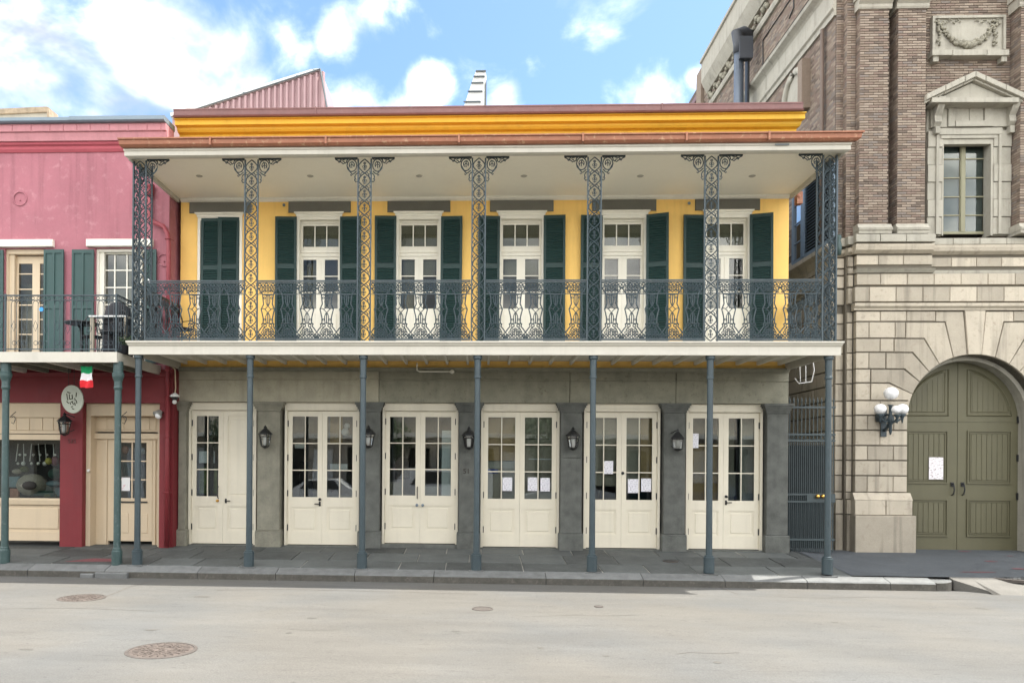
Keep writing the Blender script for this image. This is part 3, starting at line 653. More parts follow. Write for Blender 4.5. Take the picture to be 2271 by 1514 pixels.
q = MB(); q.tube([P0+Vector((0, Y5-.05, 0)), P1+Vector((0, Y5-.05, 0))], .02, 4); q.tube([P1+Vector((0, Y5-.05, 0)), (Cc[0]+.02, Y5-.05, Cc[1]-.2)], .025, 4); q.build('edge_trim', M_slat, RB)
for (px, py) in ((475, 231), (548, 205), (617, 186), (668, 168), (705, 155)):
    X, Z = at(px, py, Y5); q = MB(); q.tube([(X-.32, Y5+.3, Z-.02), (X-.2, Y5, Z+.01), (X, Y5-.04, Z-.03)], .014, 4); q.build('roof_bracket', M_slat, RB)
RV = root('roof_ladder_vent', 'narrow white louvred roof vent with five dark battens standing above the coping', 'roof vent')
Y6 = 5.0
def P6(px, py): X, Z = at(px, py, Y6); return (X, Z)
q = MB(); q.prism([(P6(1029, 236)[0], 9.3), (P6(1078, 236)[0], 9.3), P6(1078, 236), P6(1079, 172), P6(1077, 158), P6(1055, 158), P6(1029, 236)], Y6, Y6+.6); q.build('vent_body', M_roofw, RV)
q = MB(); q.prism([(P6(1074, 232)[0], 9.3), (P6(1079, 232)[0], 9.3), P6(1079, 178), P6(1075, 190)], Y6-.03, Y6); q.build('side_strip', M_slat, RV)
for (xa, xb, py) in ((1055, 1078, 159), (1050, 1075, 171), (1045, 1072, 185), (1037, 1070, 204), (1028, 1066, 227)):
    q = MB(); A_, B_ = P6(xa, py), P6(xb, py); q.box(A_[0], B_[0], Y6-.05, Y6-.002, A_[1]-.012, A_[1]+.014); q.build('batten', M_slat, RV)

# ================================================================ CAST IRON GALLERY
GL = root('iron_gallery', 'two level cast iron gallery with lace railing and slim posts across the yellow house', 'gallery')
YP = -2.3; PXS = [-6.61+2.2017*i for i in range(7)]
# deck
q = MB()
nb = 60; wdt = 13.36/nb
for k in range(nb): q.box(-6.68+k*wdt, -6.68+(k+1)*wdt-.006, -2.40, -.0, 4.145, 4.172)
tag(q.build('deck_board', M_white, GL), kind='stuff')
J = MB().box(-.024, .024, -2.34, -.002, 4.065, 4.143).build('joist', M_white, GL)
for k in range(30):
    X = -6.55+k*.452
    if k == 0: J.location = (X, 0, 0)
    else:
        c = J.copy(); COL.objects.link(c); c.parent = GL; c.location = (X, 0, 0)
q = MB(); q.extr([(-2.345, 4.20), (-2.345, 3.94), (-2.40, 3.935), (-2.41, 3.94), (-2.41, 4.10), (-2.43, 4.115), (-2.45, 4.15), (-2.47, 4.165), (-2.47, 4.195)], -6.72, 6.74, e0=.6, e1=.6); q.build('deck_fascia', M_fascia, GL)
for sx in (-1, 1):
    X = -6.70 if sx < 0 else 6.72
    q = MB(); q.box(X-.025, X+.025, -2.34, 0, 3.95, 4.165); q.box(X-.04, X+.04, -2.34, 0, 4.173, 4.195); q.build('deck_fascia', M_fascia, GL)
q = MB(); q.box(-6.66, 6.68, -2.33, -2.20, 3.99, 4.03); q.build('edge_beam', M_white, GL)
# roof of the gallery
q = MB(); q.box(-6.78, 6.82, -2.50, -.0, 7.785, 7.83); q.build('soffit', M_soffit, GL)
for k in range(12):
    pass
q = MB(); q.extr([(-2.56, 7.72), (-2.50, 7.70), (-2.44, 7.70), (-2.44, 7.784), (-2.44, 7.845), (-2.58, 7.845), (-2.58, 7.81), (-2.56, 7.80)], -6.74, 6.80, e0=.5, e1=.5); q.build('eaves_fascia', M_fascia, GL)
for sx in (-1, 1):
    X = -6.76 if sx < 0 else 6.80
    q = MB(); q.box(X-.03, X+.03, -2.43, -.0, 7.70, 7.95); q.build('eaves_fascia', M_fascia, GL)
q = MB(); q.extr([(0, 7.7), (-.05, 7.745), (-.06, 7.784), (0, 7.784)], XL, XR); q.build('wall_trim', M_white, GL)
q = MB(); q.extr([(-2.56, 7.848), (-2.64, 7.852), (-2.68, 7.89), (-2.69, 7.965), (-2.72, 7.975), (-2.72, 8.0), (-2.68, 8.0), (-2.62, 7.95), (-2.56, 7.95)], -6.80, 6.86, e0=.4, e1=1.1); q.build('gutter', M_copper, GL)
for X in (-5.1, -2.9, -.4, 1.9, 3.8, 5.3): q = MB(); q.box(X, X+.035, -2.727, -2.60, 7.85, 8.005); q.build('gutter_joint', M_copper, GL)
q = MB(); q.prism([(0, 0), (1, 0), (1, 1), (0, 1)], 0, 1); q = MB()
q.add([(-6.85, -2.66, 7.985), (6.92, -2.66, 7.985), (6.80, -.06, 8.62), (-6.74, -.06, 8.62), (-6.85, -2.66, 7.95), (6.92, -2.66, 7.95), (6.80, -.06, 8.58), (-6.74, -.06, 8.58)], [(0, 1, 2, 3), (7, 6, 5, 4), (0, 4, 5, 1), (1, 5, 6, 2), (0, 3, 7, 4)]); q.build('roof_sheet', M_copper, GL)
for px in (442, 688, 930, 1162, 1420, 1668):
    X, Y = on_z(px, 391, 7.78); q = MB(); q.lathe([(.05, 7.770), (.07, 7.784)], X, Y, 14); q.build('ceiling_light', M_blind, GL)
q = MB(); q.box(gx(1715, -2.5, 330), gx(1746, -2.5, 330), -2.592, -2.581, 7.80, 7.825); q.build('name_plate', M_slat, GL)
# street posts
POST = MB().lathe([(.098, -.16), (.098, .10), (.102, .105), (.102, .135), (.084, .14), (.084, .165), (.060, .175), (.057, 1.2), (.055, 3.50), (.070, 3.51), (.070, 3.545), (.059, 3.56), (.065, 3.86), (.088, 3.88), (.088, 3.985)], 0, 0, 20, smooth=False).build('post', M_post, GL)
for k, X in enumerate(PXS):
    if k == 0: POST.location = (X, YP, 0)
    else:
        c = POST.copy(); COL.objects.link(c); c.parent = GL; c.location = (X, YP, 0)
PB = MB().box(-.14, .14, -.12, .14, 0, .035).build('post_foot', M_kerb, GL)
for k, X in enumerate(PXS):
    o = PB if k == 0 else PB.copy()
    if k: COL.objects.link(o); o.parent = GL
    o.location = (X, YP, zs(X, YP-.1)-.012)
# lattice columns
def arcpts(cx, cz, rx, rz, a0, a1, n=8, y=0): return [(cx+rx*math.cos(R(a0+(a1-a0)*i/n)), y, cz+rz*math.sin(R(a0+(a1-a0)*i/n))) for i in range(n+1)]
CH = 3.555; W2 = .125
def lattice(q, brackets=(1, 1), axis='x'):
    q.box(-W2-.014, -W2+.012, -.016, .016, 0, CH-.028); q.box(W2-.012, W2+.014, -.016, .016, 0, CH-.028)
    q.box(-W2+.013, W2-.013, -.014, .014, 0, .02)
    nC = 13; p = (CH-.06)/nC; w = W2-.012
    for k in range(nC):
        z0 = .03+k*p; zc = z0+p/2
        for s_ in (-1, 1):
            q.tube([(s_*w*math.sin(math.pi*t_/8*1.0), 0.0008*s_, z0+p*t_/8) for t_ in range(9)], 0.0112, 4)     # pointed oval
            q.tube([(s_*w, 0, zc-.03), (s_*w*.62, .001*s_, z0+p*.98), (s_*w*.35, .0015*s_, z0+p*1.06)], 0.0079, 4) if k < nC-1 else None
            q.tube(arcpts(s_*w*.78, z0+p*.02, .022, .03, 90, 90+s_*-200, 5), 0.0066, 4)
        q.tube([(0, 0, zc-.075), (0, 0, zc+.075)], 0.0079, 4)
        q.ring(0, zc+.055, .022, .0075, seg=7); q.ring(-.024, zc-.01, .019, .007, seg=6); q.ring(.024, zc-.01, .019, .007, seg=6)
        q.tube([(-.03, 0, zc-.05), (0, 0, zc-.075), (.03, 0, zc-.05)], 0.0066, 4)
def bracket(q, s_):
    zt = CH-.014; x0 = W2+.014
    q.box(s_*x0 if s_ > 0 else -x0-.44, s_*(x0+.44) if s_ > 0 else -x0, -.014, .014, zt-.014, zt+.014)
    def T(pts, r=.0105): q.tube([(s_*(x0+a), 0.0005, CH+c) for a, c in pts], r, 4)
    T([(.02+.09+.095*math.cos(R(a)), -.15+.12*math.sin(R(a))) for a in range(0, 360, 30)]+[(.02+.185, -.15)])
    T([(.11+.05*math.cos(R(a)), -.14+.06*math.sin(R(a))) for a in range(-60, 250, 35)], .0095)
    T([(.11, -.2), (.11, -.10), (.09, -.07)], .0085); T([(.07, -.16), (.11, -.12), (.15, -.16)], .0085)
    T([(.43, -.03), (.38, -.055), (.36, -.09), (.33, -.08), (.335, -.05)]); T([(.36, -.06), (.31, -.09), (.275, -.12), (.25, -.10), (.265, -.07), (.29, -.075)])
    T([(.25, -.11), (.215, -.09), (.20, -.03)]); T([(.24, -.03), (.30, -.05), (.34, -.03)], .0085); T([(.19, -.18), (.15, -.26), (.10, -.32), (.115, -.345), (.14, -.33)])
    T([(.02, -.26), (.06, -.30), (.10, -.32)]); T([(.0, -.46), (.03, -.47), (.055, -.43), (.045, -.40), (.025, -.42)]); T([(.045, -.40), (.05, -.36), (.03, -.32), (.0, -.30)])
    T([(.02, -.03), (.05, -.05), (.03, -.08)], .0085); T([(.20, -.05), (.18, -.03)], .0085)
LZ = 4.195
for k, X in enumerate(PXS):
    q = MB(); lattice(q)
    if k == 0:
        me_src = q.build('lattice_column', M_iron, GL, (X, YP, LZ)); o = me_src
    else:
        o = me_src.copy(); COL.objects.link(o); o.parent = GL; o.location = (X, YP, LZ)
    for s_ in (-1, 1):
        if (k == 0 and s_ < 0) or (k == 6 and s_ > 0): continue
        br = MB(); bracket(br, s_); br.build('bracket', M_iron, o)
for k, s_ in ((0, 1), (6, -1)):      # second panel of the two corner columns, turned along the side
    o = me_src.copy(); COL.objects.link(o); o.parent = GL; o.location = (PXS[k]+(-.125 if k == 0 else .125), YP+.145, LZ); o.rotation_euler.z = math.pi/2
    o2 = me_src.copy(); COL.objects.link(o2); o2.parent = GL; o2.location = (PXS[k], YP+.27, LZ)
    br = MB(); bracket(br, 1); br.build('bracket', M_iron, o)
# railing
RH = 1.165; RZ = 4.215
def baluster():
    q = MB(); top = 1.13; g = random.Random(3)
    out = [(0, .183), (.10, .172), (.165, .15), (.20, .115), (.24, .10), (.32, .092), (.42, .082), (.52, .125), (.60, .105), (.68, .088), (.78, .086), (.80, .115), (.85, .10), (.90, .14), (.965, .183)]
    for s_ in (-1, 1):
        q.tube([(s_*w, 0, top-t_) for t_, w in out[1:]], 0.0112, 4)
        q.tube([(s_*.03, 0, top-.25), (s_*.036, 0, top-.38), (s_*.012, 0, top-.45)], 0.0086, 4); q.tube([(s_*.012, 0, top-.59), (s_*.04, 0, top-.66), (s_*.03, 0, top-.78)], 0.0086, 4)
        q.tube([(s_*.055, 0, top-.52), (s_*.09, 0, top-.50), (s_*.12, 0, top-.52)], 0.0079, 4)
    q.tube([(0, 0, top-.455), (.055, 0, top-.52), (0, 0, top-.585), (-.055, 0, top-.52)], 0.0106, 4, closed=True)
    q.tube([(0, 0, top-.235), (0, 0, top-.455)], 0.0099, 4); q.tube([(0, 0, top-.585), (0, 0, top-.80)], 0.0099, 4)
    q.tube([(-.10, 0, top-.235), (-.04, .001, top-.245), (.04, .001, top-.245), (.10, 0, top-.235)], 0.0099, 4); q.tube([(-.11, 0, top-.80), (0, .002, top-.79), (.11, 0, top-.80)], 0.0099, 4)
    q.ring(-.05, top-.835, .028, .0088, seg=8); q.ring(.05, top-.835, .028, .0088, seg=8)
    # upper band of scrolls
    for i_ in range(6):
        cx_ = -.155+i_*.062; q.ring(cx_, top-.045-(i_ % 2)*.012, .026, .0088, seg=8)
        q.tube(arcpts(cx_+.03, top-.085, .024, .022, 200, 420, 6, .001), 0.0079, 4)
    for i_ in range(4): cx_ = -.09+i_*.06; q.ring(cx_, top-.135, .022, .0088, seg=7, y=.0015)
    q.tube([(-.12, 0, top-.20), (-.06, .001, top-.155), (0, 0, top-.20), (.06, .001, top-.155), (.12, 0, top-.20)], 0.0086, 4)
    # lower band of leaves and scrolls
    for r_ in range(3):
        zz = top-.90-r_*.062-.01; nn = 5 if r_ == 0 else 6
        for i_ in range(nn):
            cx_ = -.155+i_*.062+(.031 if r_ == 0 else 0)-(0 if r_ != 0 else 0)
            if abs(cx_) > .10+r_*.04: continue
            q.ring(cx_+g.uniform(-.006, .006), zz+g.uniform(-.006, .006), .024, .0088, seg=7)
            q.tube(arcpts(cx_+.03, zz-.03, .02, .022, 150, 400, 5, .001), 0.0073, 4)
    q.tube([(-.183, 0, top-.965), (-.09, .001, top-1.06), (0, 0, top-.90), (.09, .001, top-1.06), (.183, 0, top-.965)], 0.0086, 4)
    for s_ in (-1, 1): q.tube(arcpts(s_*.14, top-.175, .03, .03, 90, 90+s_*240, 6, .002), .0085, 4); q.ring(s_*.065, top-.30, .018, .0075, seg=6); q.ring(s_*.06, top-.72, .018, .0075, seg=6)
    for i_ in range(3): q.ring(-.062+i_*.062, top-.178, .018, .007, seg=6, y=.001)
    for i_ in range(5): q.ring(-.124+i_*.062, top-.09, .017, .007, seg=6, y=.002)
    for s_ in (-1, 1): q.ring(s_*.165, top-.12, .018, .007, seg=6); q.ring(s_*.15, top-1.02, .024, .008, seg=7); q.ring(s_*.165, top-1.06, .016, .007, seg=6); q.tube([(s_*.02, 0, top-.84), (s_*.075, 0, top-.88), (s_*.10, 0, top-.93)], 0.0088, 4)
    q.box(-.183, .183, -.011, .011, top-.012, top+.006); q.box(-.183, .183, -.011, .011, top-1.095, top-1.077)
    return q
BAL = None
def rail_run(length_pts, fixed, along, name='railing'):
    """one bay of railing: parent = its two rails, children = cast panels"""
    global BAL
    a, c = length_pts; n_ = max(1, round((c-a)/.366)); pitch = (c-a)/n_
    q = MB(); L_ = c-a
    q.box(0, L_, -.016, .016, RH-.012, RH+.010); q.box(0, L_, -.014, .014, .018, .034)
    q.box(0, L_, -.006, .006, RH-.265, RH-.252)
    o = q.build(name, M_iron, GL, (a, fixed, RZ) if along == 'x' else (fixed, a, RZ), 0 if along == 'x' else math.pi/2)
    for k in range(n_):
        if BAL is None: BAL = baluster().build('cast_panel', M_iron, o); p_ = BAL
        else: p_ = BAL.copy(); COL.objects.link(p_); p_.parent = o
        p_.location = ((k+.5)*pitch, 0, .005); p_.scale = (pitch/.366, 1, 1)
for k in range(6): rail_run((PXS[k]+.145, PXS[k+1]-.145), YP, 'x')
rail_run((YP+.32, -.03), -6.735, 'y'); rail_run((YP+.32, -.03), 6.735, 'y')

# ---------------------------------------------------------------- wall lanterns
def lantern(X, Z, Y, label, style=0, tilt=0, grp='wall lanterns on the grey pillars'):
    r_ = root('wall_lantern', label, 'lantern', (X, Y, Z), grp)
    q = MB()
    q.tube([(0, .20, .18), (0, .02, .24), (0, -.0, .19)], .012, 6); q.tube([(0, .20, -.10), (0, .05, -.16), (0, 0, -.20)], .010, 6); q.build('arm', M_black, r_)
    q = MB(); n_ = 4
    if style == 0:
        q.lathe([(.165, .075), (.16, .09), (.09, .16), (.035, .20), (.03, .215), (.045, .225), (.012, .26), (.004, .28)], 0, 0, 6, smooth=False); rt, rb, zt_, zb_ = .135, .085, .075, -.19
    else:
        q.lathe([(.20, .05), (.19, .065), (.05, .20), (.045, .22), (.012, .27)], 0, 0, 4, smooth=False); rt, rb, zt_, zb_ = .155, .125, .05, -.17
    q.build('roof', M_black, r_)
    q = MB(); ns = 6 if style == 0 else 4
    for j in range(ns):
        a = 2*math.pi*j/ns; q.tube([(rt*math.cos(a), rt*math.sin(a), zt_), (rb*math.cos(a), rb*math.sin(a), zb_)], .008, 4)
    for (rr, zz) in ((rt, zt_), (rt*.96, zt_-.06) if style == 0 else (rt, zt_-.005), (rb, zb_)):
        q.tube([(rr*math.cos(2*math.pi*j/ns), rr*math.sin(2*math.pi*j/ns), zz) for j in range(ns)], .008, 4, closed=True)
    q.lathe([(rb, zb_-.012), (rb*.6, zb_-.03), (.01, zb_-.05)], 0, 0, ns, smooth=False); q.build('cage', M_black, r_)
    q = MB(); q.lathe([(rb*.93, zb_+.01), (rt*.93, zt_-.01)], 0, 0, ns, smooth=False); q.build('glass', glass_l, r_)
    q = MB(); q.lathe([(.03, zb_+.02), (.045, zb_+.07), (.045, .0), (.03, .03)], 0, 0, 10); q.build('lamp_mantle', M_globe if style == 0 else M_milk, r_)
    if tilt: r_.rotation_euler.z = tilt
    return r_
glass_l = glass('lantern_glass', (.82, .84, .82), 2.0, .12)
LP = [(588, 972, 'black lantern on the grey pillar right of the door with a solid right leaf', 0),
      (817, 972, 'black lantern partly hidden by a post, on the second wide grey pillar', 0),
      (1040, 975, 'black lantern above the bronze house number on the third grey pillar', 0),
      (1271, 976, 'black lantern above the small stone shelf on the grey pillar', 0),
      (1503, 980, 'squat wide roofed black lantern beside the pane with a top left notice', 1)]
for (px, py, lb, st_) in LP:
    X, Z = at(px, py, -.28); lantern(X, Z+.02, -.28, lb, st_, .5 if st_ else 0)

# ---------------------------------------------------------------- paper notices on the doors
def paper(px, py, w, h, Y, label, m=P_note, grp='paper notices taped to the door panes'):
    X, Z = at(px, py, Y); q = MB(); n_ = 5
    vs = []; fs = []
    for k in range(n_+1):
        dx = -w/2+w*k/n_; bow = -.004*math.sin(math.pi*k/n_)
        vs += [(dx, bow, -h/2), (dx, bow+.002, h/2), (dx, bow-.0015, -h/2), (dx, bow+.0005, h/2)]
    for k in range(n_): a = 4*k; fs += [(a+2, a+6, a+7, a+3), (a, a+1, a+5, a+4), (a+3, a+7, a+5, a+1), (a, a+4, a+6, a+2)]
    q.add(vs, fs); o = q.build('paper_notice', m, None, (X, Y, Z)); tag(o, label, 'notice', grp); return o
for (px, py, w, h, lb) in ((1125, 1073, .215, .30, 'single white notice low in the left leaf below the brown boards'),
        (1181, 1073, .21, .30, 'white notice in the left pane of the right leaf, fourth door'),
        (1209, 1074, .21, .30, 'white notice in the right pane of the right leaf, fourth door'),
        (1349, 1036, .215, .29, 'white notice in a middle pane left of the black lock'),
        (1404, 1077, .23, .31, 'white notice under the grey pane, left one of the pair right of the black lock'),
        (1433, 1075, .22, .29, 'white notice under the wooden board, right one of the pair right of the black lock'),
        (1538, 977, .22, .32, 'white notice high in the door pane beside the squat lantern')):
    paper(px, py, w, h, yd+.010, lb)

# ================================================================ PINK HOUSE
PH = root('pink_house', 'pink stucco house with dark red shopfront and green board shutters at the left', 'building')
YK = -.40; XK = -6.80
z1 = lambda py, Y=YK: gz(py, Y, 150)
# upper wall with two window openings
wa = (gx(10, YK, 640), gx(100, YK, 640)); wb_ = (gx(211, YK, 640), gx(324, YK, 640))
wt = z1(551)
b = MB(); wall(b, -15, XK, 3.9, 8.75, YK, YK+.35, [(-12.4, -11.4, 4.05, wt), (wa[0], wa[1], 4.0, wt), (wb_[0], wb_[1], 4.0, wt-.0)])
b.box(XK-.25, XK, YK+.35, 8, -.2, 9.1); b.build('upper_wall', M_pink, PH)
q = MB(); q.box(-15, XK-.25, YK+.36, 8, 9.0, 9.1); q.box(-15, XK-.26, YK+.36, 8, 3.6, 3.85); q.box(-15, XK-.26, 1.8, 1.9, 3.86, 9.0); q.box(-15, XK-.26, 2.6, 2.7, 0, 3.6); q.build('inner_wall', M_room, PH)
q = MB(); q.extr([(YK+.3, 8.68), (YK-.02, 8.68), (YK-.05, 8.74), (YK-.05, 8.80), (YK-.09, 8.83), (YK-.09, 8.885), (YK+.3, 8.885)], -15, XK); q.build('rose_moulding', M_rose, PH)
q = MB(); q.extr([(YK+.3, 8.887), (YK-.13, 8.887), (YK-.14, 8.95), (YK-.16, 9.03), (YK-.16, 9.06), (YK+.3, 9.06)], -15, XK); q.build('cornice', M_pinkc, PH)
x = -13.0
while x < XK-.05:
    w = min(rnd.choice((.30, .42, .50)), XK-x); q = MB(); q.cbox(x+.006, x+w-.006, YK-.20, YK+.2, 9.065, 9.215, .01); q.build('brick', M_pinkc, PH); x += w
q = MB(); q.box(-15, XK-.03, YK-.185, YK+.3, 9.062, 9.235); q.build('brick_bed', M_pinkc, PH)
q = MB(); q.extr([(YK+.3, 9.237), (YK-.26, 9.237), (YK-.30, 9.26), (YK-.30, 9.33), (YK-.27, 9.34), (YK+.3, 9.345)], -15, -8.9); q.extr([(YK+.3, 9.237), (YK-.265, 9.237), (YK-.305, 9.262), (YK-.305, 9.345), (YK-.27, 9.357), (YK+.3, 9.36)], -8.905, XK-.01); q.build('gutter', M_gutter, PH)
# upper windows of the pink house
def lint(px0, px1): q = MB(); q.cbox(gx(px0, YK-.08, 540), gx(px1, YK-.08, 540), YK-.10, YK+.02, z1(546, YK-.1), z1(530, YK-.1), .012); q.build('window_lintel', M_white, PH)
lint(-60, 117); lint(191, 338)
q = MB(); xa, xb = wa; xa0 = xa+.02
frame(q, xa, xb, 4.0, wt, YK+.06, YK+.25, .05, wb=0, wt=.10)
q.box(xa+.05, xa+.16, YK+.10, YK+.30, 4.0, wt-.1)
lx0, lx1 = gx(33, YK+.2, 640), gx(80, YK+.2, 640)
frame(q, lx0, lx1, 4.02, wt-.12, YK+.2, YK+.25, .085, wb=.10, wt=.16)
frame(q, lx1, xb+.2, 4.02, wt-.12, YK+.2, YK+.25, .085, wb=.10, wt=.16)
for zz in (z1(607, YK+.2), z1(641, YK+.2), z1(676, YK+.2), z1(708, YK+.2), z1(741, YK+.2)): q.box(lx0+.085, lx1-.085, YK+.21, YK+.24, zz-.012, zz+.012); q.box(lx1+.085, xb+.1, YK+.21, YK+.24, zz-.012, zz+.012)
fo = q.build('window_frame', M_tan, PH)
zz = [z1(574, YK+.2), z1(607, YK+.2), z1(641, YK+.2), z1(676, YK+.2), z1(708, YK+.2), z1(741, YK+.2), 4.1]
for k in range(6):
    g = MB(); g.box(lx0+.085, lx1-.085, YK+.222, YK+.227, zz[k+1]+.012, zz[k]-.012); g.build('pane', G_up, fo)
    g = MB(); g.box(lx1+.085, xb+.1, YK+.222, YK+.227, zz[k+1]+.012, zz[k]-.012); g.build('pane', G_up, fo)
q = MB(); xa, xb = wb_
frame(q, xa, xb, 4.0, wt, YK+.06, YK+.25, .05, wb=0, wt=.06); q.box(xa+.05, xa+.15, YK+.10, YK+.28, 4.0, wt-.06)
gxa, gxb = gx(228, YK+.18, 640), gx(309, YK+.18, 640)
frame(q, gxa-.07, gxb+.07, 4.02, z1(558, YK+.18), YK+.16, YK+.22, .07, wb=.5, wt=.07)
cols = [gxa+(gxb-gxa)*k/3 for k in range(4)]; rws = [z1(566, YK+.18), z1(600, YK+.18), z1(638, YK+.18), z1(676, YK+.18), z1(712, YK+.18), 4.52]
for c in cols[1:3]: q.box(c-.014, c+.014, YK+.165, YK+.21, 4.52, rws[0])
for r_ in rws[1:5]:
    for k in range(3): q.box(cols[k]+.014, cols[k+1]-.014, YK+.165, YK+.21, r_-.013, r_+.013)
fo = q.build('window_frame', M_white, PH)
for k in range(3):
    for j in range(5): g = MB(); g.box(cols[k]+.014*(k > 0), cols[k+1]-.014*(k < 2), YK+.185, YK+.19, rws[j+1]+.013*(j < 4), rws[j]-.013*(j > 0)); g.build('pane', G_up, fo)
q = MB(); q.box(wa[0], wa[1], YK+.5, YK+.52, 4.0, 5.9); q.build('curtain', M_blind, PH)
q = MB(); q.box(wb_[0], wb_[1], YK+.6, YK+.62, 4.0, 7.2); q.build('curtain', M_blind, PH)
def bshutter(px0, px1, ang=0, top=None):
    xa, xb = gx(px0, YK-.05, 640), gx(px1, YK-.05, 640); w = xb-xa; h = (top or z1(554, YK-.05))-4.03; q = MB()
    q.box(0, w, -.014, 0, 0, h); q.box(0, .045, -.034, -.014, 0, h); q.box(w-.045, w, -.034, -.014, 0, h); q.box(w/2-.022, w/2+.022, -.034, -.014, .1, h-.08)
    q.box(.045, w-.045, -.034, -.014, h-.08, h); q.box(.045, w-.045, -.034, -.014, 0, .1); q.box(.045, w/2-.022, -.034, -.014, h*.48, h*.48+.07); q.box(w/2+.022, w-.045, -.034, -.014, h*.48, h*.48+.07)
    q.build('shutter', M_green2, PH, (xa, YK-.045, 4.03), ang)
M_green2 = mat('grey_green_shutter_paint', (.025, .062, .058), .6, .12, 3, .08, 30, rndv=.1, streak=.1)
bshutter(98, 143, -.05); bshutter(160, 208, .02); bshutter(324, 347); bshutter(-40, 8)
for (px, py, rr) in ((45, 441, .15), (364, 577, .13)):
    X, Z = at(px, py, YK); q = MB(); q.tube([(X+rr*math.cos(R(a)), YK-.012, Z+rr*math.sin(R(a))) for a in range(0, 360, 20)], .014, 6, closed=True); q.lathe([(.02, -.03), (.02, .03)], 0, 0, 6) if 0 else None; q.ball((X, YK-.01, Z-.03), .02, n=6, h=4); q.build('anchor_ring', M_pink, PH)
# downpipe
q = MB(); X0, Zt = at(333, 415, YK-.10); X1 = gx(374, YK-.1, 560)
q.tube([(X0, YK-.10, Zt), (X0, YK-.10, z1(480, YK-.1)), (X0+.05, YK-.10, z1(492, YK-.1)), (X1-.12, YK-.10, z1(503, YK-.1)), (X1-.02, YK-.10, z1(520, YK-.1)), (X1, YK-.10, z1(545, YK-.1)), (X1, YK-.10, 3.9)], .05, 10, smooth=True)
q.lathe([(.07, Zt-.2), (.085, Zt-.12), (.085, Zt), (.095, Zt+.01), (.095, Zt+.05)], X0, YK-.10, 12); q.build('downpipe', mat('rose_downpipe', (.27, .045, .058), .5, .12, 4, .05), PH)
q = MB(); q.tube([(X1, YK-.10, 3.9), (X1, YK-.10, .02)], .052, 10, smooth=True); q.tube([(X1, YK-.10, 3.84), (X1, YK-.10, 3.9)], .06, 10); q.build('downpipe', M_red, PH)
for zz_ in (z1(535), z1(640), 3.3, 2.4, 1.2): q = MB(); q.tube([(X1-.06, YK, zz_), (X1-.06, YK-.15, zz_), (X1+.06, YK-.15, zz_), (X1+.06, YK, zz_)], .012, 4); q.build('pipe_strap', M_red, PH)
# shopfront in dark red
zb0, zt0 = 3.15, 3.88
q = MB(); q.box(-15, XK+.10, YK, YK+.4, zt0-.72, 3.9); q.extr([(YK, 3.72), (YK-.03, 3.74), (YK-.04, 3.82), (YK, 3.84)], -15, XK+.1); q.build('red_beam', M_red, PH)
q = MB(); q.cbox(-9.22, -8.71, YK, YK+.42, -.1, 3.159, .01); q.build('red_pillar', M_red, PH)
q = MB(); q.cbox(-6.99, XK+.02, YK, YK+.42, -.1, 3.159, .01); q.box(XK+.02, XK+.08, YK+.12, YK+.4, -.1, 3.159); q.build('red_pillar', M_red, PH)
q = MB(); q.cbox(-13.2, -12.5, YK, YK+.42, -.1, 3.159, .01); q.build('red_pillar', M_red, PH)
# shop window bay
ys_ = YK+.10
def zz_(py): return gz(py, ys_, 80)
q = MB(); xa, xb = -12.48, -9.225
q.box(xa, xb, ys_-.02, ys_+.10, zz_(925), 3.158); q.box(xa, xb, ys_+.03, ys_+.12, zz_(955), zz_(925))
q.box(xa, xb, ys_-.03, ys_+.10, zz_(961), zz_(955)); q.box(xa, xb, ys_-.05, ys_+.08, zz_(975), zz_(963)); q.box(xb-.03, xb, ys_, ys_+.1, zz_(1105), zz_(975))
q.extr([(ys_+.1, zz_(1118)), (ys_-.06, zz_(1118)), (ys_-.08, zz_(1108)), (ys_-.05, zz_(1104)), (ys_+.1, zz_(1104))], xa, xb)
q.box(xa, xb, ys_, ys_+.1, zz_(1196), zz_(1118)); q.cbox(xa+.1, xb-.06, ys_-.02, ys_+.01, zz_(1172), zz_(1126), .012); q.box(xa, xb, ys_-.03, ys_, zz_(1198), zz_(1178))
q.build('shop_window_frame', M_tan, PH)
for k, px in enumerate((20, 36, 65, 94, 118)):
    X = gx(px, ys_, 940); q = MB(); X2 = gx((36, 65, 94, 118, 130)[k], ys_, 940); q.cbox(X+.006, X2-.006, ys_+.012, ys_+.028, zz_(954), zz_(926), .006); q.build('plank', M_tan, PH)
q = MB(); q.box(-12.48, xb-.03, ys_+.04, ys_+.05, zz_(1104), zz_(975)); q.build('shop_pane', G_shop, PH)
# window display
q = MB(); q.box(-12.4, -9.25, .6, .62, 1.0, 2.5); q.build('display_backing', M_dark, PH)
dcol = {'cream': (.5, .46, .38), 'blue': (.22, .33, .38), 'pink': (.55, .28, .2), 'green': (.03, .08, .06), 'olive': (.12, .15, .05), 'yellow': (.55, .5, .12), 'plum': (.16, .04, .06), 'grey': (.3, .31, .3)}
def disp(px, py, w, h, c, Y=-.05, kind='lump', nm='display_item'):
    X, Z = at(px, py, Y); q = MB()
    if kind == 'lump': q.ball((X, Y, Z), w/2, n=9, h=6, sq=h/w)
    else: q.cbox(X-w/2, X+w/2, Y, Y+.06, Z-h/2, Z+h/2, .01)
    q.build(nm, mat('display_'+c, dcol[c], .7, .3, 9, .1) if c in dcol else M_dark, PH)
disp(72, 1075, .68, .52, 'cream', .05, 'lump', 'wreath'); disp(65, 1076, .30, .20, 'x', -.28, 'lump', 'wreath_hole')
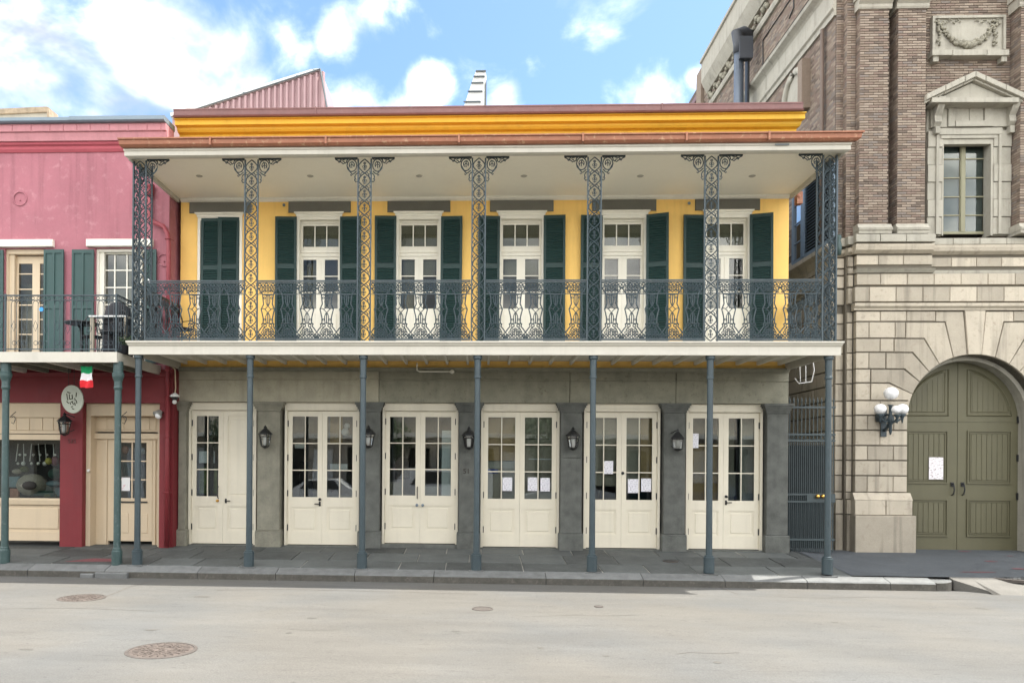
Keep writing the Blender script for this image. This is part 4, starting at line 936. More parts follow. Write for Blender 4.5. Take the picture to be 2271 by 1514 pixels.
for (px, py, w, h, c, k) in ((30, 1068, .24, .24, 'blue', 'box'), (31, 1093, .2, .2, 'pink', 'box'), (92, 1094, .55, .12, 'green', 'box'), (118, 1072, .3, .14, 'blue', 'lump'), (122, 1050, .3, .25, 'green', 'lump'),
        (108, 1022, .16, .16, 'yellow', 'lump'), (122, 1022, .18, .22, 'plum', 'lump'), (55, 1040, .2, .14, 'olive', 'lump'), (112, 1098, .3, .12, 'olive', 'lump'), (110, 1084, .2, .14, 'grey', 'box'), (38, 1045, .22, .12, 'cream', 'lump'), (128, 1090, .14, .2, 'blue', 'box')): disp(px, py, w, h, c, rnd.uniform(-.12, .05), k)
for px in (40, 52, 70, 85, 100, 118):
    X, Z = at(px, 1008, .1); q = MB(); q.tube([(X, .1, Z+.25), (X+rnd.uniform(-.05, .05), .1, Z-.15)], .01, 5); q.ball((X, .1, Z-.2), rnd.uniform(.03, .06), n=8, h=5); q.ball((X+.03, .12, Z), .03, n=8, h=5); q.build('hanging_trinket', M_ivory, PH)
# door bay
yd_ = YK+.42
q = MB(); xa, xb = -8.71, -6.99
q.box(xa, xa+.10, YK+.16, yd_+.05, -.1, 3.158); q.box(xb-.10, xb, YK+.16, yd_+.05, -.1, 3.158); q.box(xa+.1, xb-.1, YK+.16, yd_+.05, gz(922, YK+.2, 270), 3.158)
for s_, xx in ((1, xa+.1), (-1, xb-.1)):     # clipped upper corners
    q.prism([(xx, 3.157), (xx+s_*.16, 3.157), (xx, 2.98)], YK+.15, YK+.2) if 0 else None
zA, zB, zC = gz(954, yd_, 270), gz(961, yd_, 270), gz(973, yd_, 270)
q.box(xa+.1, xb-.1, yd_, yd_+.1, zA, gz(922, yd_, 270)); q.box(xa+.1, xb-.1, yd_-.05, yd_+.06, zA-.03, zA); q.box(xa+.1, xb-.1, yd_-.08, yd_+.04, zC, zB)
dl, dr = gx(240, yd_, 1100), gx(338, yd_, 1100)
q.box(xa+.1, dl, yd_, yd_+.08, -.1, zC); q.box(dr, xb-.1, yd_, yd_+.08, -.1, zC); q.box(dl-.10, dl-.02, yd_-.03, yd_, 0, zC); q.box(dr+.02, dr+.08, yd_-.03, yd_, 0, zC)
q.build('shop_door_frame', M_tan, PH)
for a_, c_ in ((208, 238), (238, 258), (258, 276), (276, 300), (300, 333), (333, 347)):
    q = MB(); q.cbox(gx(a_, yd_, 940)+.005, gx(c_, yd_, 940)-.005, yd_-.014, yd_, gz(953, yd_, 270), gz(924, yd_, 270), .006); q.build('plank', M_tan, PH)
q = MB(); w = dr-dl; h = zC-.08; gl0, gl1 = gx(261, yd_, 1040)-dl, gx(325, yd_, 1040)-dl; gt, gb = gz(981, yd_, 290)-.08, gz(1104, yd_, 290)-.08
q.box(0, gl0, 0, .05, 0, h); q.box(gl1, w, 0, .05, 0, h); q.box(gl0, gl1, 0, .05, gt, h); q.box(gl0, gl1, 0, .05, 0, gb); cxm = (gl0+gl1)/2
q.box(cxm-.015, cxm+.015, .005, .045, gb, gt)
dz = (gt-gb)/3
for k in (1, 2):
    for (aa, cc_) in ((gl0, cxm-.015), (cxm+.015, gl1)): q.box(aa, cc_, .005, .045, gb+dz*k-.013, gb+dz*k+.013)
for (aa, cc_) in ((gl0-.05, cxm-.06), (cxm+.06, gl1+.04)): q.cbox(aa, cc_, -.012, .004, .18, .62, .01)
lf = q.build('shop_door', M_tan, PH, (dl, yd_-.01, .08))
for k in range(3):
    for (aa, cc_) in ((gl0, cxm-.015), (cxm+.015, gl1)): g = MB(); g.box(aa, cc_, .02, .025, gb+dz*k+.013*(k > 0), gb+dz*(k+1)-.013*(k < 2)); g.build('pane', G_win, lf)
q = MB(); q.box(gl0-.02, gl1+.03, -.03, .0, gb-.10, gb-.07); q.build('mail_slot', M_black, lf)
q = MB(); q.box(-8.7, -7, .3, .5, -.15, .075); q.build('door_step', M_pillar, PH)
disp(278, 997, .16, .2, 'pink', .25); disp(318, 1000, .12, .14, 'grey', .25); disp(282, 1040, .2, .3, 'green', .4, 'box')
text('house_number', '525', .13, (gx(160, YK, 978), YK-.012, gz(978, YK, 160)), M_red2 if 'M_red2' in globals() else mat('dull_red_numeral', (.10, .03, .03), .6, .1), PH)
X, Z = at(196, 1043, YK+.1); q = MB(); q.ball((X, YK+.1, Z), .035, n=10, h=6); q.build('door_bell', M_plasticw, PH)
paper(279, 1073, .19, .30, yd_-.016, 'white door sign with a pink patch, hung in the shop door glass', printed('printed_shop_sign', (.74, .74, .73), (.55, .10, .16), 9, 16, .58), 'paper signs in the pink house shop door')
# white stuccoed chimney behind the pink parapet
CM = root('rear_parapet', 'white stuccoed wall with weathered brick coping behind the pink house gutter', 'parapet')
A_, B_, C_, D_ = [at(px, py, 3.0) for px, py in ((-20, 245), (105, 240), (122, 270), (-20, 270))]
q = MB(); q.prism([(A_[0], A_[1]-.12), (B_[0], B_[1]-.12), (C_[0], 9.2), (A_[0], 9.2)], 3.0, 3.4); q.build('wall', M_stonew, CM)
q = MB(); q.prism([(A_[0], A_[1]-.13), (B_[0]+.01, B_[1]-.12), (C_[0]+.03, 9.2), (C_[0]+.09, 9.2), (B_[0]+.06, B_[1]-.0), (B_[0], B_[1]+.02), (A_[0], A_[1]+.01)], 2.95, 3.42); q.build('coping', mat('weathered_coping', (.30, .24, .17), .95, .4, 6, .6, 25), CM)

# pink house gallery
PG = root('pink_house_gallery', 'small white edged gallery with plain iron railing in front of the pink house', 'gallery')
q = MB(); zt_, zb_ = at(150, 780, -2.45)[1], at(150, 803, -2.45)[1]
q.extr([(-2.40, zt_), (-2.45, zt_), (-2.45, zb_), (-2.40, zb_)], -15, -6.97); q.build('deck_fascia', M_fascia, PG)
q = MB(); q.box(-7.02, -6.97, -2.399, YK, zb_, zt_-.002); q.build('deck_fascia', M_fascia, PG)
q = MB(); q.box(-15, -7.03, -2.39, YK-.0, zt_-.05, zt_-.01); q.build('deck', M_gutter, PG)
for k in range(15):
    X = -14.5+k*.5; q = MB(); q.box(X-.03, X+.03, -2.39, YK-.01, zb_+.03, zt_-.052); q.build('joist', M_beam if k % 3 else M_white, PG)
def pgpost(px):
    X = gx(px, -2.3, 1000); q = MB(); zf = zs(X, -2.3)
    q.lathe([(.10, zf-.02), (.10, .12), (.082, .14), (.082, .17), (.068, .19), (.062, 2.9), (.066, 3.1), (.064, 3.25), (.085, 3.3), (.075, 3.33), (.075, 3.42), (.11, 3.52), (.115, 3.58), (.095, 3.60), (.095, zb_+.03)], X, -2.3, 20, smooth=False)
    q.build('post', M_postg, PG)
pgpost(12); pgpost(261)
def fancy_hook(px, py):
    X, Z = at(px, py, -2.3); q = MB(); q.tube([(X, -2.3, Z), (X+.06, -2.3, Z+.06), (X+.12, -2.3, Z+.11)], .008, 4); q.tube(arcpts(X+.07, Z-.03, .04, .05, 150, -60, 6, -2.3), .008, 4)
    q.tube([(X+.11, -2.3, Z-.05), (X+.07, -2.3, Z-.13), (X+.03, -2.3, Z-.10)], .007, 4); q.tube([(X-.08, -2.3, Z-.02), (X+.08, -2.3, Z-.02)], .075, 10) if 0 else None; q.build('flag_holder', M_black, PG)
fancy_hook(268, 925); fancy_hook(22, 925)
rt, rb = at(150, 655, -2.4)[1], zt_+.06
def pgbay():
    q = MB(); p = .105; H = rt-rb
    for k in range(4): q.tube([(-.16+k*p, 0, 0), (-.16+k*p, 0, H-.17)], .0065, 4)
    q.tube(arcpts(-.105, H-.17, .053, .07, 180, 0, 6), .006, 4); q.tube(arcpts(.105, H-.17, .053, .07, 180, 0, 6), .006, 4); q.tube(arcpts(0, H-.17, .053, .07, 180, 0, 6, .001), .006, 4)
    for x_ in (-.16, -.05, .05, .16): q.ring(x_, H-.055, .03, .006, seg=8)
    q.tube([(-.105, 0, .35), (-.06, 0, .45), (-.105, 0, .55), (-.15, 0, .45)], .006, 4, closed=True); q.tube([(.105, 0, .3), (.15, 0, .4), (.105, 0, .5), (.06, 0, .4)], .006, 4, closed=True)
    q.ring(-.0, .12, .045, .006, seg=8); q.ring(.1, .12, .04, .006, seg=8); q.ring(-.1, .12, .04, .006, seg=8)
    return q
def pgrail(a, c, fixed, along):
    L_ = c-a; q = MB(); q.box(0, L_, -.018, .018, rt-rb-.012, rt-rb+.012); q.box(0, L_, -.01, .01, -.012, .008); q.box(0, L_, -.008, .008, rt-rb-.10, rt-rb-.088)
    o = q.build('railing', M_iron, PG, (a, fixed, rb) if along == 'x' else (fixed, a, rb), 0 if along == 'x' else math.pi/2); n_ = round(L_/.42)
    for k in range(n_):
        p_ = PGB.copy(); COL.objects.link(p_); p_.parent = o; p_.location = ((k+.5)*L_/n_, 0, 0)
PGB = pgbay().build('cast_panel', M_iron, PG); tmp = PGB
pgrail(-13.1, -9.15, -2.40, 'x'); pgrail(-9.15, -7.0, -2.40, 'x'); pgrail(-2.38, YK, -6.99, 'y')
bpy.data.objects.remove(tmp)
for px in (12, 258): X = gx(px, -2.4, 700); q = MB(); q.box(X-.015, X+.015, -2.415, -2.385, zt_, rt+.03); q.build('rail_post', M_iron, PG)

# things on and around the pink house
q = MB(); Xf, Zf = at(192, 812, -2.2); wv = lambda u, v: (.03*math.sin(u*9+v*6))
FW, FH = .235, .42; nu, nv = 8, 12; vs = [(-FW/2+FW*i/nu, wv(i/nu, j/nv)*(.4+j/nv), -FH*j/nv + .01*math.sin(i)) for j in range(nv+1) for i in range(nu+1)]
q.v = vs
for j in range(nv):
    for i in range(nu): q.f.append((j*(nu+1)+i, (j+1)*(nu+1)+i, (j+1)*(nu+1)+i+1, j*(nu+1)+i+1)); q.m.append(0 if j < 4 else 1 if j < 8 else 2); q.sm.append(True)
fl = root('hanging_flag', 'small green white and red striped flag hanging under the gallery edge', 'flag', (Xf, -2.2, Zf))
q.build('cloth', [mat('flag_green', (.0, .26, .09), .8, .05), mat('flag_white', (.72, .70, .72), .8, .04), mat('flag_red', (.66, .02, .03), .8, .05)], fl)
q = MB(); q.tube([(-.14, 0, .01), (.14, 0, .01)], .008, 6); q.build('rod', M_black, fl)
sg = root('oval_hanging_sign', 'pale oval sign with dark brushed lettering beside the flag', 'sign', (*at(161, 885, -1.2)[:1], -1.2, at(161, 885, -1.2)[1]))
q = MB(); n_ = 28; rx_, rz2 = .235, .295; tl = .28
def ov(a, k=1.0): x_ = rx_*k*math.cos(a); z_ = rz2*k*math.sin(a); return (x_+.10*z_*-1*.6, z_)
q.prism([ov(2*math.pi*i/n_) for i in range(n_)], -.02, .02, 0, .006); q.build('board', mat('sign_board', (.42, .44, .37), .7, .12, 5, .05), sg)
q = MB(); strokes = [((-.10, .10), (-.08, -.02)), ((-.05, .09), (-.045, -.0)), ((-.045, .0), (-.0, .01)), ((.0, .08), (.01, .0)), ((.08, .12), (.075, .04)), ((.05, .02), (.06, -.03)), ((-.02, -.05), (.02, -.04)), ((.0, -.05), (.03, -.10)),
        ((-.10, -.04), (-.06, -.08)), ((-.02, -.10), (-.04, -.06)), ((.05, -.06), (.06, -.12)), ((-.02, -.14), (.02, -.13)), ((.08, -.02), (.09, -.08)), ((-.09, .13), (-.03, .11)), ((.0, -.17), (.04, -.18))]
for (a_, c_) in strokes: q.tube([(a_[0]*1.15, -.024, a_[1]*1.15), (c_[0]*1.15, -.024, c_[1]*1.15)], .010, 4)
q.build('lettering', mat('sign_ink', (.055, .055, .035), .7, .1), sg)
q = MB(); q.tube([(-.09, 0, .28), (-.09, 0, .80)], .006, 4); q.tube([(.03, 0, .26), (.03, 0, .80)], .006, 4); q.build('hanger', M_black, sg)
X, Z = at(143, 942, YK-.25); ln = lantern(X, Z, YK-.25, 'dark lantern on the dark red pillar below the oval sign', 0, -.9, 'lamps on the dark red shopfront')
fl2 = root('floodlight', 'pale floodlight on the right dark red pillar beside the downpipe', 'lamp', (gx(352, YK-.12, 915), YK-.12, gz(916, YK-.12, 352)), 'lamps on the dark red shopfront')
q = MB(); q.lathe([(.03, .08), (.05, .06), (.10, -.04), (.105, -.06)], 0, 0, 12); o = q.build('shade', mat('grey_lamp_shade', (.28, .28, .26), .5, .1), fl2); o.rotation_euler = (R(-40), R(25), 0)
q = MB(); q.ball((-.0, -.01, -.05), .075, n=12, h=8); q.build('bulb', M_globe, fl2); q = MB(); q.tube([(0, 0, .05), (.05, .12, .02)], .016, 6); q.build('arm', M_black, fl2)
cv = root('security_camera', 'white dome security camera on the corner above the first grey pillar', 'camera', (gx(388, YK-.1, 880), YK-.1, gz(880, YK-.1, 388)))
q = MB(); q.lathe([(.10, -.0), (.10, .03), (.06, .06), (.02, .09)], 0, 0, 14); q.build('hood', M_plasticw, cv); q = MB(); q.ball((0, 0, -.01), .07, n=12, h=8); q.build('dome', M_black, cv)
q = MB(); q.ball((0, -.02, -.11), .05, n=10, h=6); q.tube([(0, .1, .05), (0, .0, .05)], .02, 6); q.build('bracket', M_plasticw, cv)
q = MB(); a0 = at(378, 800, -.3); q.tube([(XK+.06, -.42, 3.98), (XK+.15, -.40, 3.9), (XK+.16, -.38, 3.5), (XK+.13, -.36, 3.3)], .014, 6); tag(q.build('loose_cable', M_tan), 'pale loose cable hanging at the corner of pink and yellow houses', 'cable')
# balcony furniture
fz = zt_+.0
gr = root('covered_grill', 'barbecue grill under black cover with white side shelf on the pink house gallery', 'grill', (gx(262, -1.6, 700), -1.6, fz))
q = MB(); prof = [(.30, .0), (.31, .3), (.30, .75), (.28, .86), (.24, 1.02), (.12, 1.12), (.02, 1.14)]
q.lathe(prof, 0, 0, 14, sy=.75); q.build('cover', M_cloth, gr); q = MB(); q.box(-.45, .32, -.32, -.1, .78, .81); q.build('shelf', M_plasticw, gr)
q = MB(); q.box(-.43, -.36, -.3, -.24, 0, .78); q.box(.26, .31, -.31, -.26, 0, .78); q.build('leg', M_greige, gr)
def iron_chair(px, label, Y, rz, m=M_black, x=None):
    r_ = root('patio_chair', label, 'chair', (x if x is not None else gx(px, Y, 740), Y, fz if x is None else 4.18), 'metal patio chairs on the galleries', rz)
    q = MB(); q.lathe([(.21, .43), (.22, .45), (.2, .46)], 0, 0, 14); q.build('seat', m, r_)
    for a in (45, 135, 225, 315):
        q = MB(); q.tube([(.17*math.cos(R(a)), .17*math.sin(R(a)), .43), (.15*math.cos(R(a)), .15*math.sin(R(a)), .2), (.22*math.cos(R(a)), .22*math.sin(R(a)), 0)], .013, 5); q.build('leg', m, r_)
    q = MB(); q.tube([(-.2, .17, .43), (-.22, .2, .7), (-.15, .22, .88), (0, .23, .94), (.15, .22, .88), (.22, .2, .7), (.2, .17, .43)], .014, 5)
    for a, c in ((-.1, .6), (0, .66), (.1, .6), (-.05, .78), (.05, .78)): q.ring(a, c, .05, .010, y=.2, seg=8)
    q.tube([(0, .18, .45), (0, .22, .92)], .01, 4); q.build('backrest', m, r_)
    q = MB(); q.tube([(-.22, .2, .65), (-.27, .0, .66), (-.22, -.15, .6), (-.18, -.12, .44)], .012, 5); q.tube([(.22, .2, .65), (.27, .0, .66), (.22, -.15, .6), (.18, -.12, .44)], .012, 5); q.build('armrest', m, r_)
    return r_
iron_chair(205, 'black ornate metal chair left of the covered grill', -1.5, .3)
iron_chair(247, 'black ornate metal chair in front of the covered grill', -2.0, -.6)
iron_chair(0, 'dark metal chair inside the left end of the yellow house gallery', -1.3, 1.2, M_cloth, x=-6.15)
tb = root('patio_table', 'round dark metal table behind the pink house railing', 'table', (gx(178, -1.6, 740), -1.55, fz)); q = MB(); q.lathe([(.33, .70), (.34, .715), (.33, .73)], 0, 0, 20); q.build('tabletop', M_black, tb)
q = MB(); q.lathe([(.2, 0), (.03, .04), (.025, .7)], 0, 0, 10); q.build('pedestal', M_black, tb)
um = root('folded_umbrella', 'folded dark umbrella with white handle leaning in the gallery corner by the pink wall', 'umbrella', (-6.95, -1.0, 4.1))
q = MB(); q.tube([(.1, 0, .0), (-.02, .2, 1.1), (-.10, .3, 1.55)], [.03, .09, .04], 8, smooth=True); q.build('canopy', M_cloth, um); q = MB(); q.tube([(-.10, .3, 1.55), (-.20, .36, 1.72)], .02, 6); q.build('handle', M_plasticw, um)
q = MB(); X, Z = at(92, 686, -2.42); q.tube([(X, -2.43, Z), (X, -2.42, Z)], .042, 14, caps=True); tag(q.build('blue_sticker', mat('blue_enamel', (.03, .28, .72), .5, .05)), 'round bright blue disc on the pink house railing', 'disc')
pl = root('potted_plant', 'small bushy potted plant by the post at the pink gallery corner', 'plant', (gx(272, -2.2, 775), -2.15, fz)); q = MB(); q.lathe([(.07, 0), (.09, .16), (.10, .17)], 0, 0, 10); q.build('pot', M_cloth, pl)
q = MB(); g = random.Random(5)
for k in range(260):
    a, e, r_ = g.uniform(0, 6.28), g.uniform(-.4, 1.4), g.uniform(.03, .16); c = Vector((r_*math.cos(a), r_*math.sin(a), .22+r_*math.sin(e))); u = Vector((g.uniform(-1, 1), g.uniform(-1, 1), g.uniform(-1, 1))).normalized()*.025; w_ = u.cross(Vector((g.uniform(-1, 1), g.uniform(-1, 1), g.uniform(-1, 1)))).normalized()*.012
    q.quad(c-u, c-w_, c+u, c+w_)
q.build('foliage', mat('dark_foliage', (.04, .07, .03), .6, .4, 20, 0), pl)

# ================================================================ BRICK BUILDING
BB = root('brick_building', 'tall brown brick and pale limestone building with arched olive doors at the right', 'building')
YF, YW, XS = .95, 1.30, 8.34
def sx_(px, py=900, Y=YF): return at(px, py, Y)[0]
def sz_(py, Y=YF, px=2000): return at(px, py, Y)[1]
XA0 = sx_(1897); AC = (sx_(2160, 930), sz_(930, px=2160)); AR = AC[0]-sx_(2013, 930)
Z0 = sz_(1225); Zspr = AC[1]; HB = 12.9
# backing masses (joint colour)
q = MB(); xL, xR = XA0+.02, 2*AC[0]-XA0-.02
# stone storey backing with arch opening: polygon pieces
zT = sz_(606)
nA = 20; arcp = [(AC[0]+(AR+.0)*math.cos(math.pi*i/nA), AC[1]+AR*math.sin(math.pi*i/nA)) for i in range(nA+1)]
y0b, y1b = YF+.035, YF+.62
q.box(xL, AC[0]-AR, y0b, y1b, Z0-.3, Zspr); q.box(AC[0]+AR, xR, y0b, y1b, Z0-.3, Zspr)
for i in range(nA):
    a, c = arcp[i], arcp[i+1]; q.prism([(a[0], a[1]), (c[0], c[1]), (c[0], zT), (a[0], zT)], y0b, y1b)
q.box(xL, AC[0]-AR, y0b, y1b, Zspr, zT); q.box(AC[0]+AR, xR, y0b, y1b, Zspr, zT)
q.build('stone_backing', M_mortar, BB)
HW = (at(2084, 400, 1.22)[0], at(2206, 400, 1.22)[0], at(2150, 524, 1.22)[1], at(2150, 306, 1.22)[1])
q = MB(); wall(q, XS+.02, 20, zT, 22, YW+.04, YW+.5, [HW]); q.box(XS+.02, 20, YW+.5, 14, 16.2, 16.4); q.box(XS+.02, XS+.4, 1.45, 16, -.3, 16.2); q.box(14.2, 20, .98, 6, -.3, 22); q.box(XS+.03, 20, 2.05, 2.25, -.3, 22); q.build('core_wall', M_bjoint, BB)  # last slab is unseen, added to block sun leaking through the hollow shell
q = MB(); q.extr([(YW+.6, 21.0), (.95, 21.0), (.4, 21.4), (-.24, 21.7), (-.24, 22.1), (YW+.6, 22.2)], 8.2, 20); q.build('crowning_cornice', M_stonew, BB)
# individual stones
def stone(poly, Y=YF, m=M_stone, d=.12, c=.014, nm='stone'):
    cx_ = sum(p[0] for p in poly)/len(poly); cz_ = sum(p[1] for p in poly)/len(poly)
    q = MB(); q.prism([(p[0]-cx_, p[1]-cz_) for p in poly], 0, d, 0, c); return q.build(nm, m, BB, (cx_, Y+rnd.uniform(-.004, .004), cz_))
def rect(xa, xb, za, zb, g=.006): return [(xa+g, za+g), (xb-g, za+g), (xb-g, zb-g), (xa+g, zb-g)]
# horizontal joints (photo rows), from the plinth up
zj = [sz_(1092), sz_(1055), sz_(1021), sz_(988), sz_(954), sz_(921), sz_(888)]
pit = (zj[6]-zj[0])/6
GR = .016
def split_row(xa, xb, za, zb, off, w=.585, Y=YF, m=M_stone, lastpoly=None, c=.016):
    x = xa; k = 0; xs_ = [xa]
    x = xa+off
    while x < xb-.18:
        xs_.append(x); x += w
    xs_.append(xb)
    for i in range(len(xs_)-1): stone(rect(xs_[i], xs_[i+1], za+GR*.6, zb-GR*.6, .004), Y, m, c=c)
for side in (0, 1):
    def mir(x): return x if side == 0 else 2*AC[0]-x
    for k in range(6):
        za, zb = zj[k], zj[k+1]; zm = (za+zb)/2
        xe = AC[0]-AR if zb <= Zspr+.1 else AC[0]-math.sqrt(max(0, AR**2-(max(zm, Zspr)-Zspr)**2))
        xa, xb = XA0, xe
        if side: xa, xb = mir(xe), mir(XA0)
        split_row(xa, xb, za, zb, (.28, .56)[k % 2])
    # voussoir rows: kink points and arch points
    kk = [((1905, 888), (2013, 905)), ((1972, 849), (2021, 872)), ((2006, 818), (2036, 843)), ((2024, 781), (2057, 819)), ((2050, 750), (2081, 802)), ((2097, 713), (2114, 789)), ((2137, 686), (2145, 781))]
    pts = []
    for (kp, ap) in kk:
        K = (sx_(*kp), sz_(kp[1], px=kp[0])); Ap = (sx_(*ap), sz_(ap[1], px=ap[0]))
        a = math.atan2(Ap[1]-AC[1], Ap[0]-AC[0]); Ap = (AC[0]+AR*math.cos(a), AC[1]+AR*math.sin(a), a); pts.append((K, Ap))
    top = sz_(689)
    for k in range(len(pts)-1):
        (K0, A0), (K1, A1) = pts[k], pts[k+1]
        if k == 0: K0 = (A0[0]-.02, zj[6]); za = zj[6]
        else: za = K0[1]
        zb = K1[1] if k < len(pts)-2 else top
        K1 = (K1[0], zb)
        # block boundary left of the voussoir
        xl = min(K0[0], K1[0])-.42
        arc_ = [(AC[0]+AR*math.cos(A0[2]+(A1[2]-A0[2])*j/3), AC[1]+AR*math.sin(A0[2]+(A1[2]-A0[2])*j/3)) for j in range(4)]
        g = GR*.7
        if k == len(pts)-2: poly = [(K0[0], K0[1])] + arc_ + [(K1[0], zb)]; poly = [(xl+.2, za+g), (K0[0]+.0, za+g)] + arc_ + [(K1[0], zb-g), (xl+.2, zb-g)]; xl += .2
        else: poly = [(xl, za+g), (K0[0]+g*.3, za+g)] + arc_ + [(K1[0]-g*.6, zb-g), (xl, zb-g)]
        # shrink the two radial edges slightly
        cxp = sum(p[0] for p in poly)/len(poly); czp = sum(p[1] for p in poly)/len(poly)
        poly = [(mir(p[0]+(cxp-p[0])*.025), p[1]+(czp-p[1])*.02) for p in poly]
        stone(poly, c=.012)
        xa, xb = XA0, xl
        if side: xa, xb = mir(xl), mir(XA0)
        split_row(xa, xb, za, zb, (.30, .55)[k % 2])
# keystone and neighbours
Ka, Kb = pts[-1]; kx = AC[0]-Kb[0]
stone([(AC[0]-.16+.01, AC[1]+AR), (AC[0]+.16-.01, AC[1]+AR), (AC[0]+.24-.01, top), (AC[0]-.24+.01, top)], YF-.03, c=.015, nm='keystone')
# arch reveal (soffit of the arch) and jambs
q = MB(); q2 = []
for i in range(nA):
    a0, a1 = math.pi*i/nA, math.pi*(i+1)/nA
    for (ra, rb_, ya, yb_) in ((AR-.0, AR+.2, YF+.10, YF+.60), (AR-.09, AR+.1, YF+.30, YF+.60)):
        P_ = [(AC[0]+r*math.cos(a), y, AC[1]+r*math.sin(a)) for a in (a0, a1) for r in (ra, rb_) for y in (ya, yb_)]
        q.add(P_, [(0, 1, 5, 4), (2, 6, 7, 3), (0, 4, 6, 2), (1, 3, 7, 5)])
for s_ in (-1, 1):
    xa = AC[0]+s_*(AR-.0); q.box(xa, xa+s_*.2, YF+.10, YF+.60, Z0-.2, Zspr); xa2 = AC[0]+s_*(AR-.09); q.box(xa2, xa2+s_*.1, YF+.30, YF+.60, Z0-.2, Zspr)
q.build('arch_reveal', M_stonew, BB)
# plinth
zp1, zp2 = sz_(1109, .85), sz_(1143, .75)
for side in (0, 1):
    xa, xb = XA0-.05, AC[0]-AR+.0
    def mm(a, c): return (a, c) if side == 0 else (2*AC[0]-c, 2*AC[0]-a)
    a, c = mm(xa, xb+.07); q = MB(); q.extr([(YF+.1, zp1), (YF-.11, zp1), (YF-.0, zj[0]-.005), (YF+.1, zj[0]-.005)], a, c); q.build('plinth_slope', M_stone, BB)
    m_ = (a+c)/2; stone(rect(a, m_+.05, zp2, zp1), YF-.11, d=.3); stone(rect(m_+.05, c, zp2, zp1), YF-.11, d=.3)
    a, c = mm(xa-.02, xb+.12); stone(rect(a, c, Z0-.2, zp2, .004), YF-.17, d=.4, c=.02, nm='plinth_stone')
# stepped corner strips to the left of the pier
strips = [(sx_(1877, 900, 1.10), XA0+.0, 1.10), (sx_(1852, 900, 1.25), sx_(1872, 900, 1.25), 1.25)]
allz = [Z0-.2, zp2, zp1]+zj+[p[0][1] for p in pts[1:-1]]+[top]
for (xa, xb, Y) in strips:
    for k in range(len(allz)-1):
        pr = .06 if k < 2 else 0
        stone(rect(xa, xb, allz[k]+GR*.5, allz[k+1]-GR*.5, .003), Y-pr, d=.3, c=.014)
    q = MB(); q.box(xa-.02, xb+.05, Y+.04, YW+.25, Z0-.2, sz_(521)); q.build('stone_backing', M_mortar, BB)
# courses above the arch storey
def course(za, zb, Y, w, off, xa=None, xb=None, m=M_stone): split_row(xa if xa is not None else XA0-.06, xb if xb is not None else 2*AC[0]-XA0+.1, za, zb, off, w, Y, m)
q = MB(); q.extr([(YF+.1, top+.01), (YF-.03, top+.01), (YF-.03, sz_(684)), (YF-.08, sz_(680)), (YF-.08, sz_(673)), (YF+.1, sz_(672))], XA0-.06, 2*AC[0]-XA0+.1); q.build('string_moulding', M_stone, BB)
course(sz_(671), sz_(636), YF-.06, .60, .33)
course(sz_(633), sz_(606), YF-.02, .60, .54, XA0-.0)
q = MB(); q.extr([(YF+.1, sz_(605)), (YF-.02, sz_(605)), (YF-.10, sz_(597)), (YF+.1, sz_(596))], XA0-.02, sx_(2068)); q.extr([(YF+.3, sz_(608)), (YF+.08, sz_(608)), (YF+.06, sz_(598)), (YF+.3, sz_(598))], sx_(2068)+.003, 14); q.build('string_moulding', M_stonew, BB)
course(sz_(588), sz_(565), YF-.0, .56, .5, XA0, sx_(2066)); course(sz_(590), sz_(567), YF+.12, .56, .5, sx_(2066), 13.3)
for (xa, xb, Y) in strips:
    for (pa, pb) in ((671, 636), (633, 606), (604, 590), (588, 565)): stone(rect(xa-.0, xb, sz_(pa), sz_(pb), .004), Y-.03, d=.3)
q = MB()
for (xa, xb, Y) in ((XA0-.06, sx_(2064), YF), (sx_(2064)+.003, 14, YF+.12)): q.extr([(Y+.3, sz_(562)), (Y-.0, sz_(562)), (Y-.09, sz_(556)), (Y-.11, sz_(548)), (Y-.11, sz_(543)), (Y+.3, sz_(542))], xa, xb)
for (xa, xb, Y) in strips: q.extr([(Y+.3, sz_(562)), (Y-.0, sz_(562)), (Y-.09, sz_(556)), (Y-.11, sz_(548)), (Y+.3, sz_(542))], xa-.03, xb)
q.build('string_moulding', M_stone, BB)
course(sz_(541), sz_(521), YF-.14, .58, .55, XA0-.08, sx_(2066), M_stonew); course(sz_(541), sz_(524), YF+.1, .6, .5, sx_(2068), 13.4, M_stonew)
for (xa, xb, Y) in strips: stone(rect(xa-.04, xb, sz_(541), sz_(521), .004), Y-.10, d=.3, m=M_stonew)
# column pedestals
PR1 = (sx_(1905, 400), sx_(1970, 400)); PR2 = (sx_(1990, 400), sx_(2052, 400)); PR3 = (sx_(2262, 400), sx_(2330, 400))
zB = sz_(498)
for (xa, xb) in (PR1, PR2, PR3):
    q = MB(); q.box(xa-.04, xb+.04, YF-.10, YW+.1, sz_(520), sz_(513)); q.extr([(YW, sz_(513)), (YF-.12, sz_(513)), (YF-.13, sz_(508)), (YF-.07, sz_(504)), (YF-.05, zB), (YW, zB)], xa-.05, xb+.05); q.build('pier_base', M_stonew, BB)
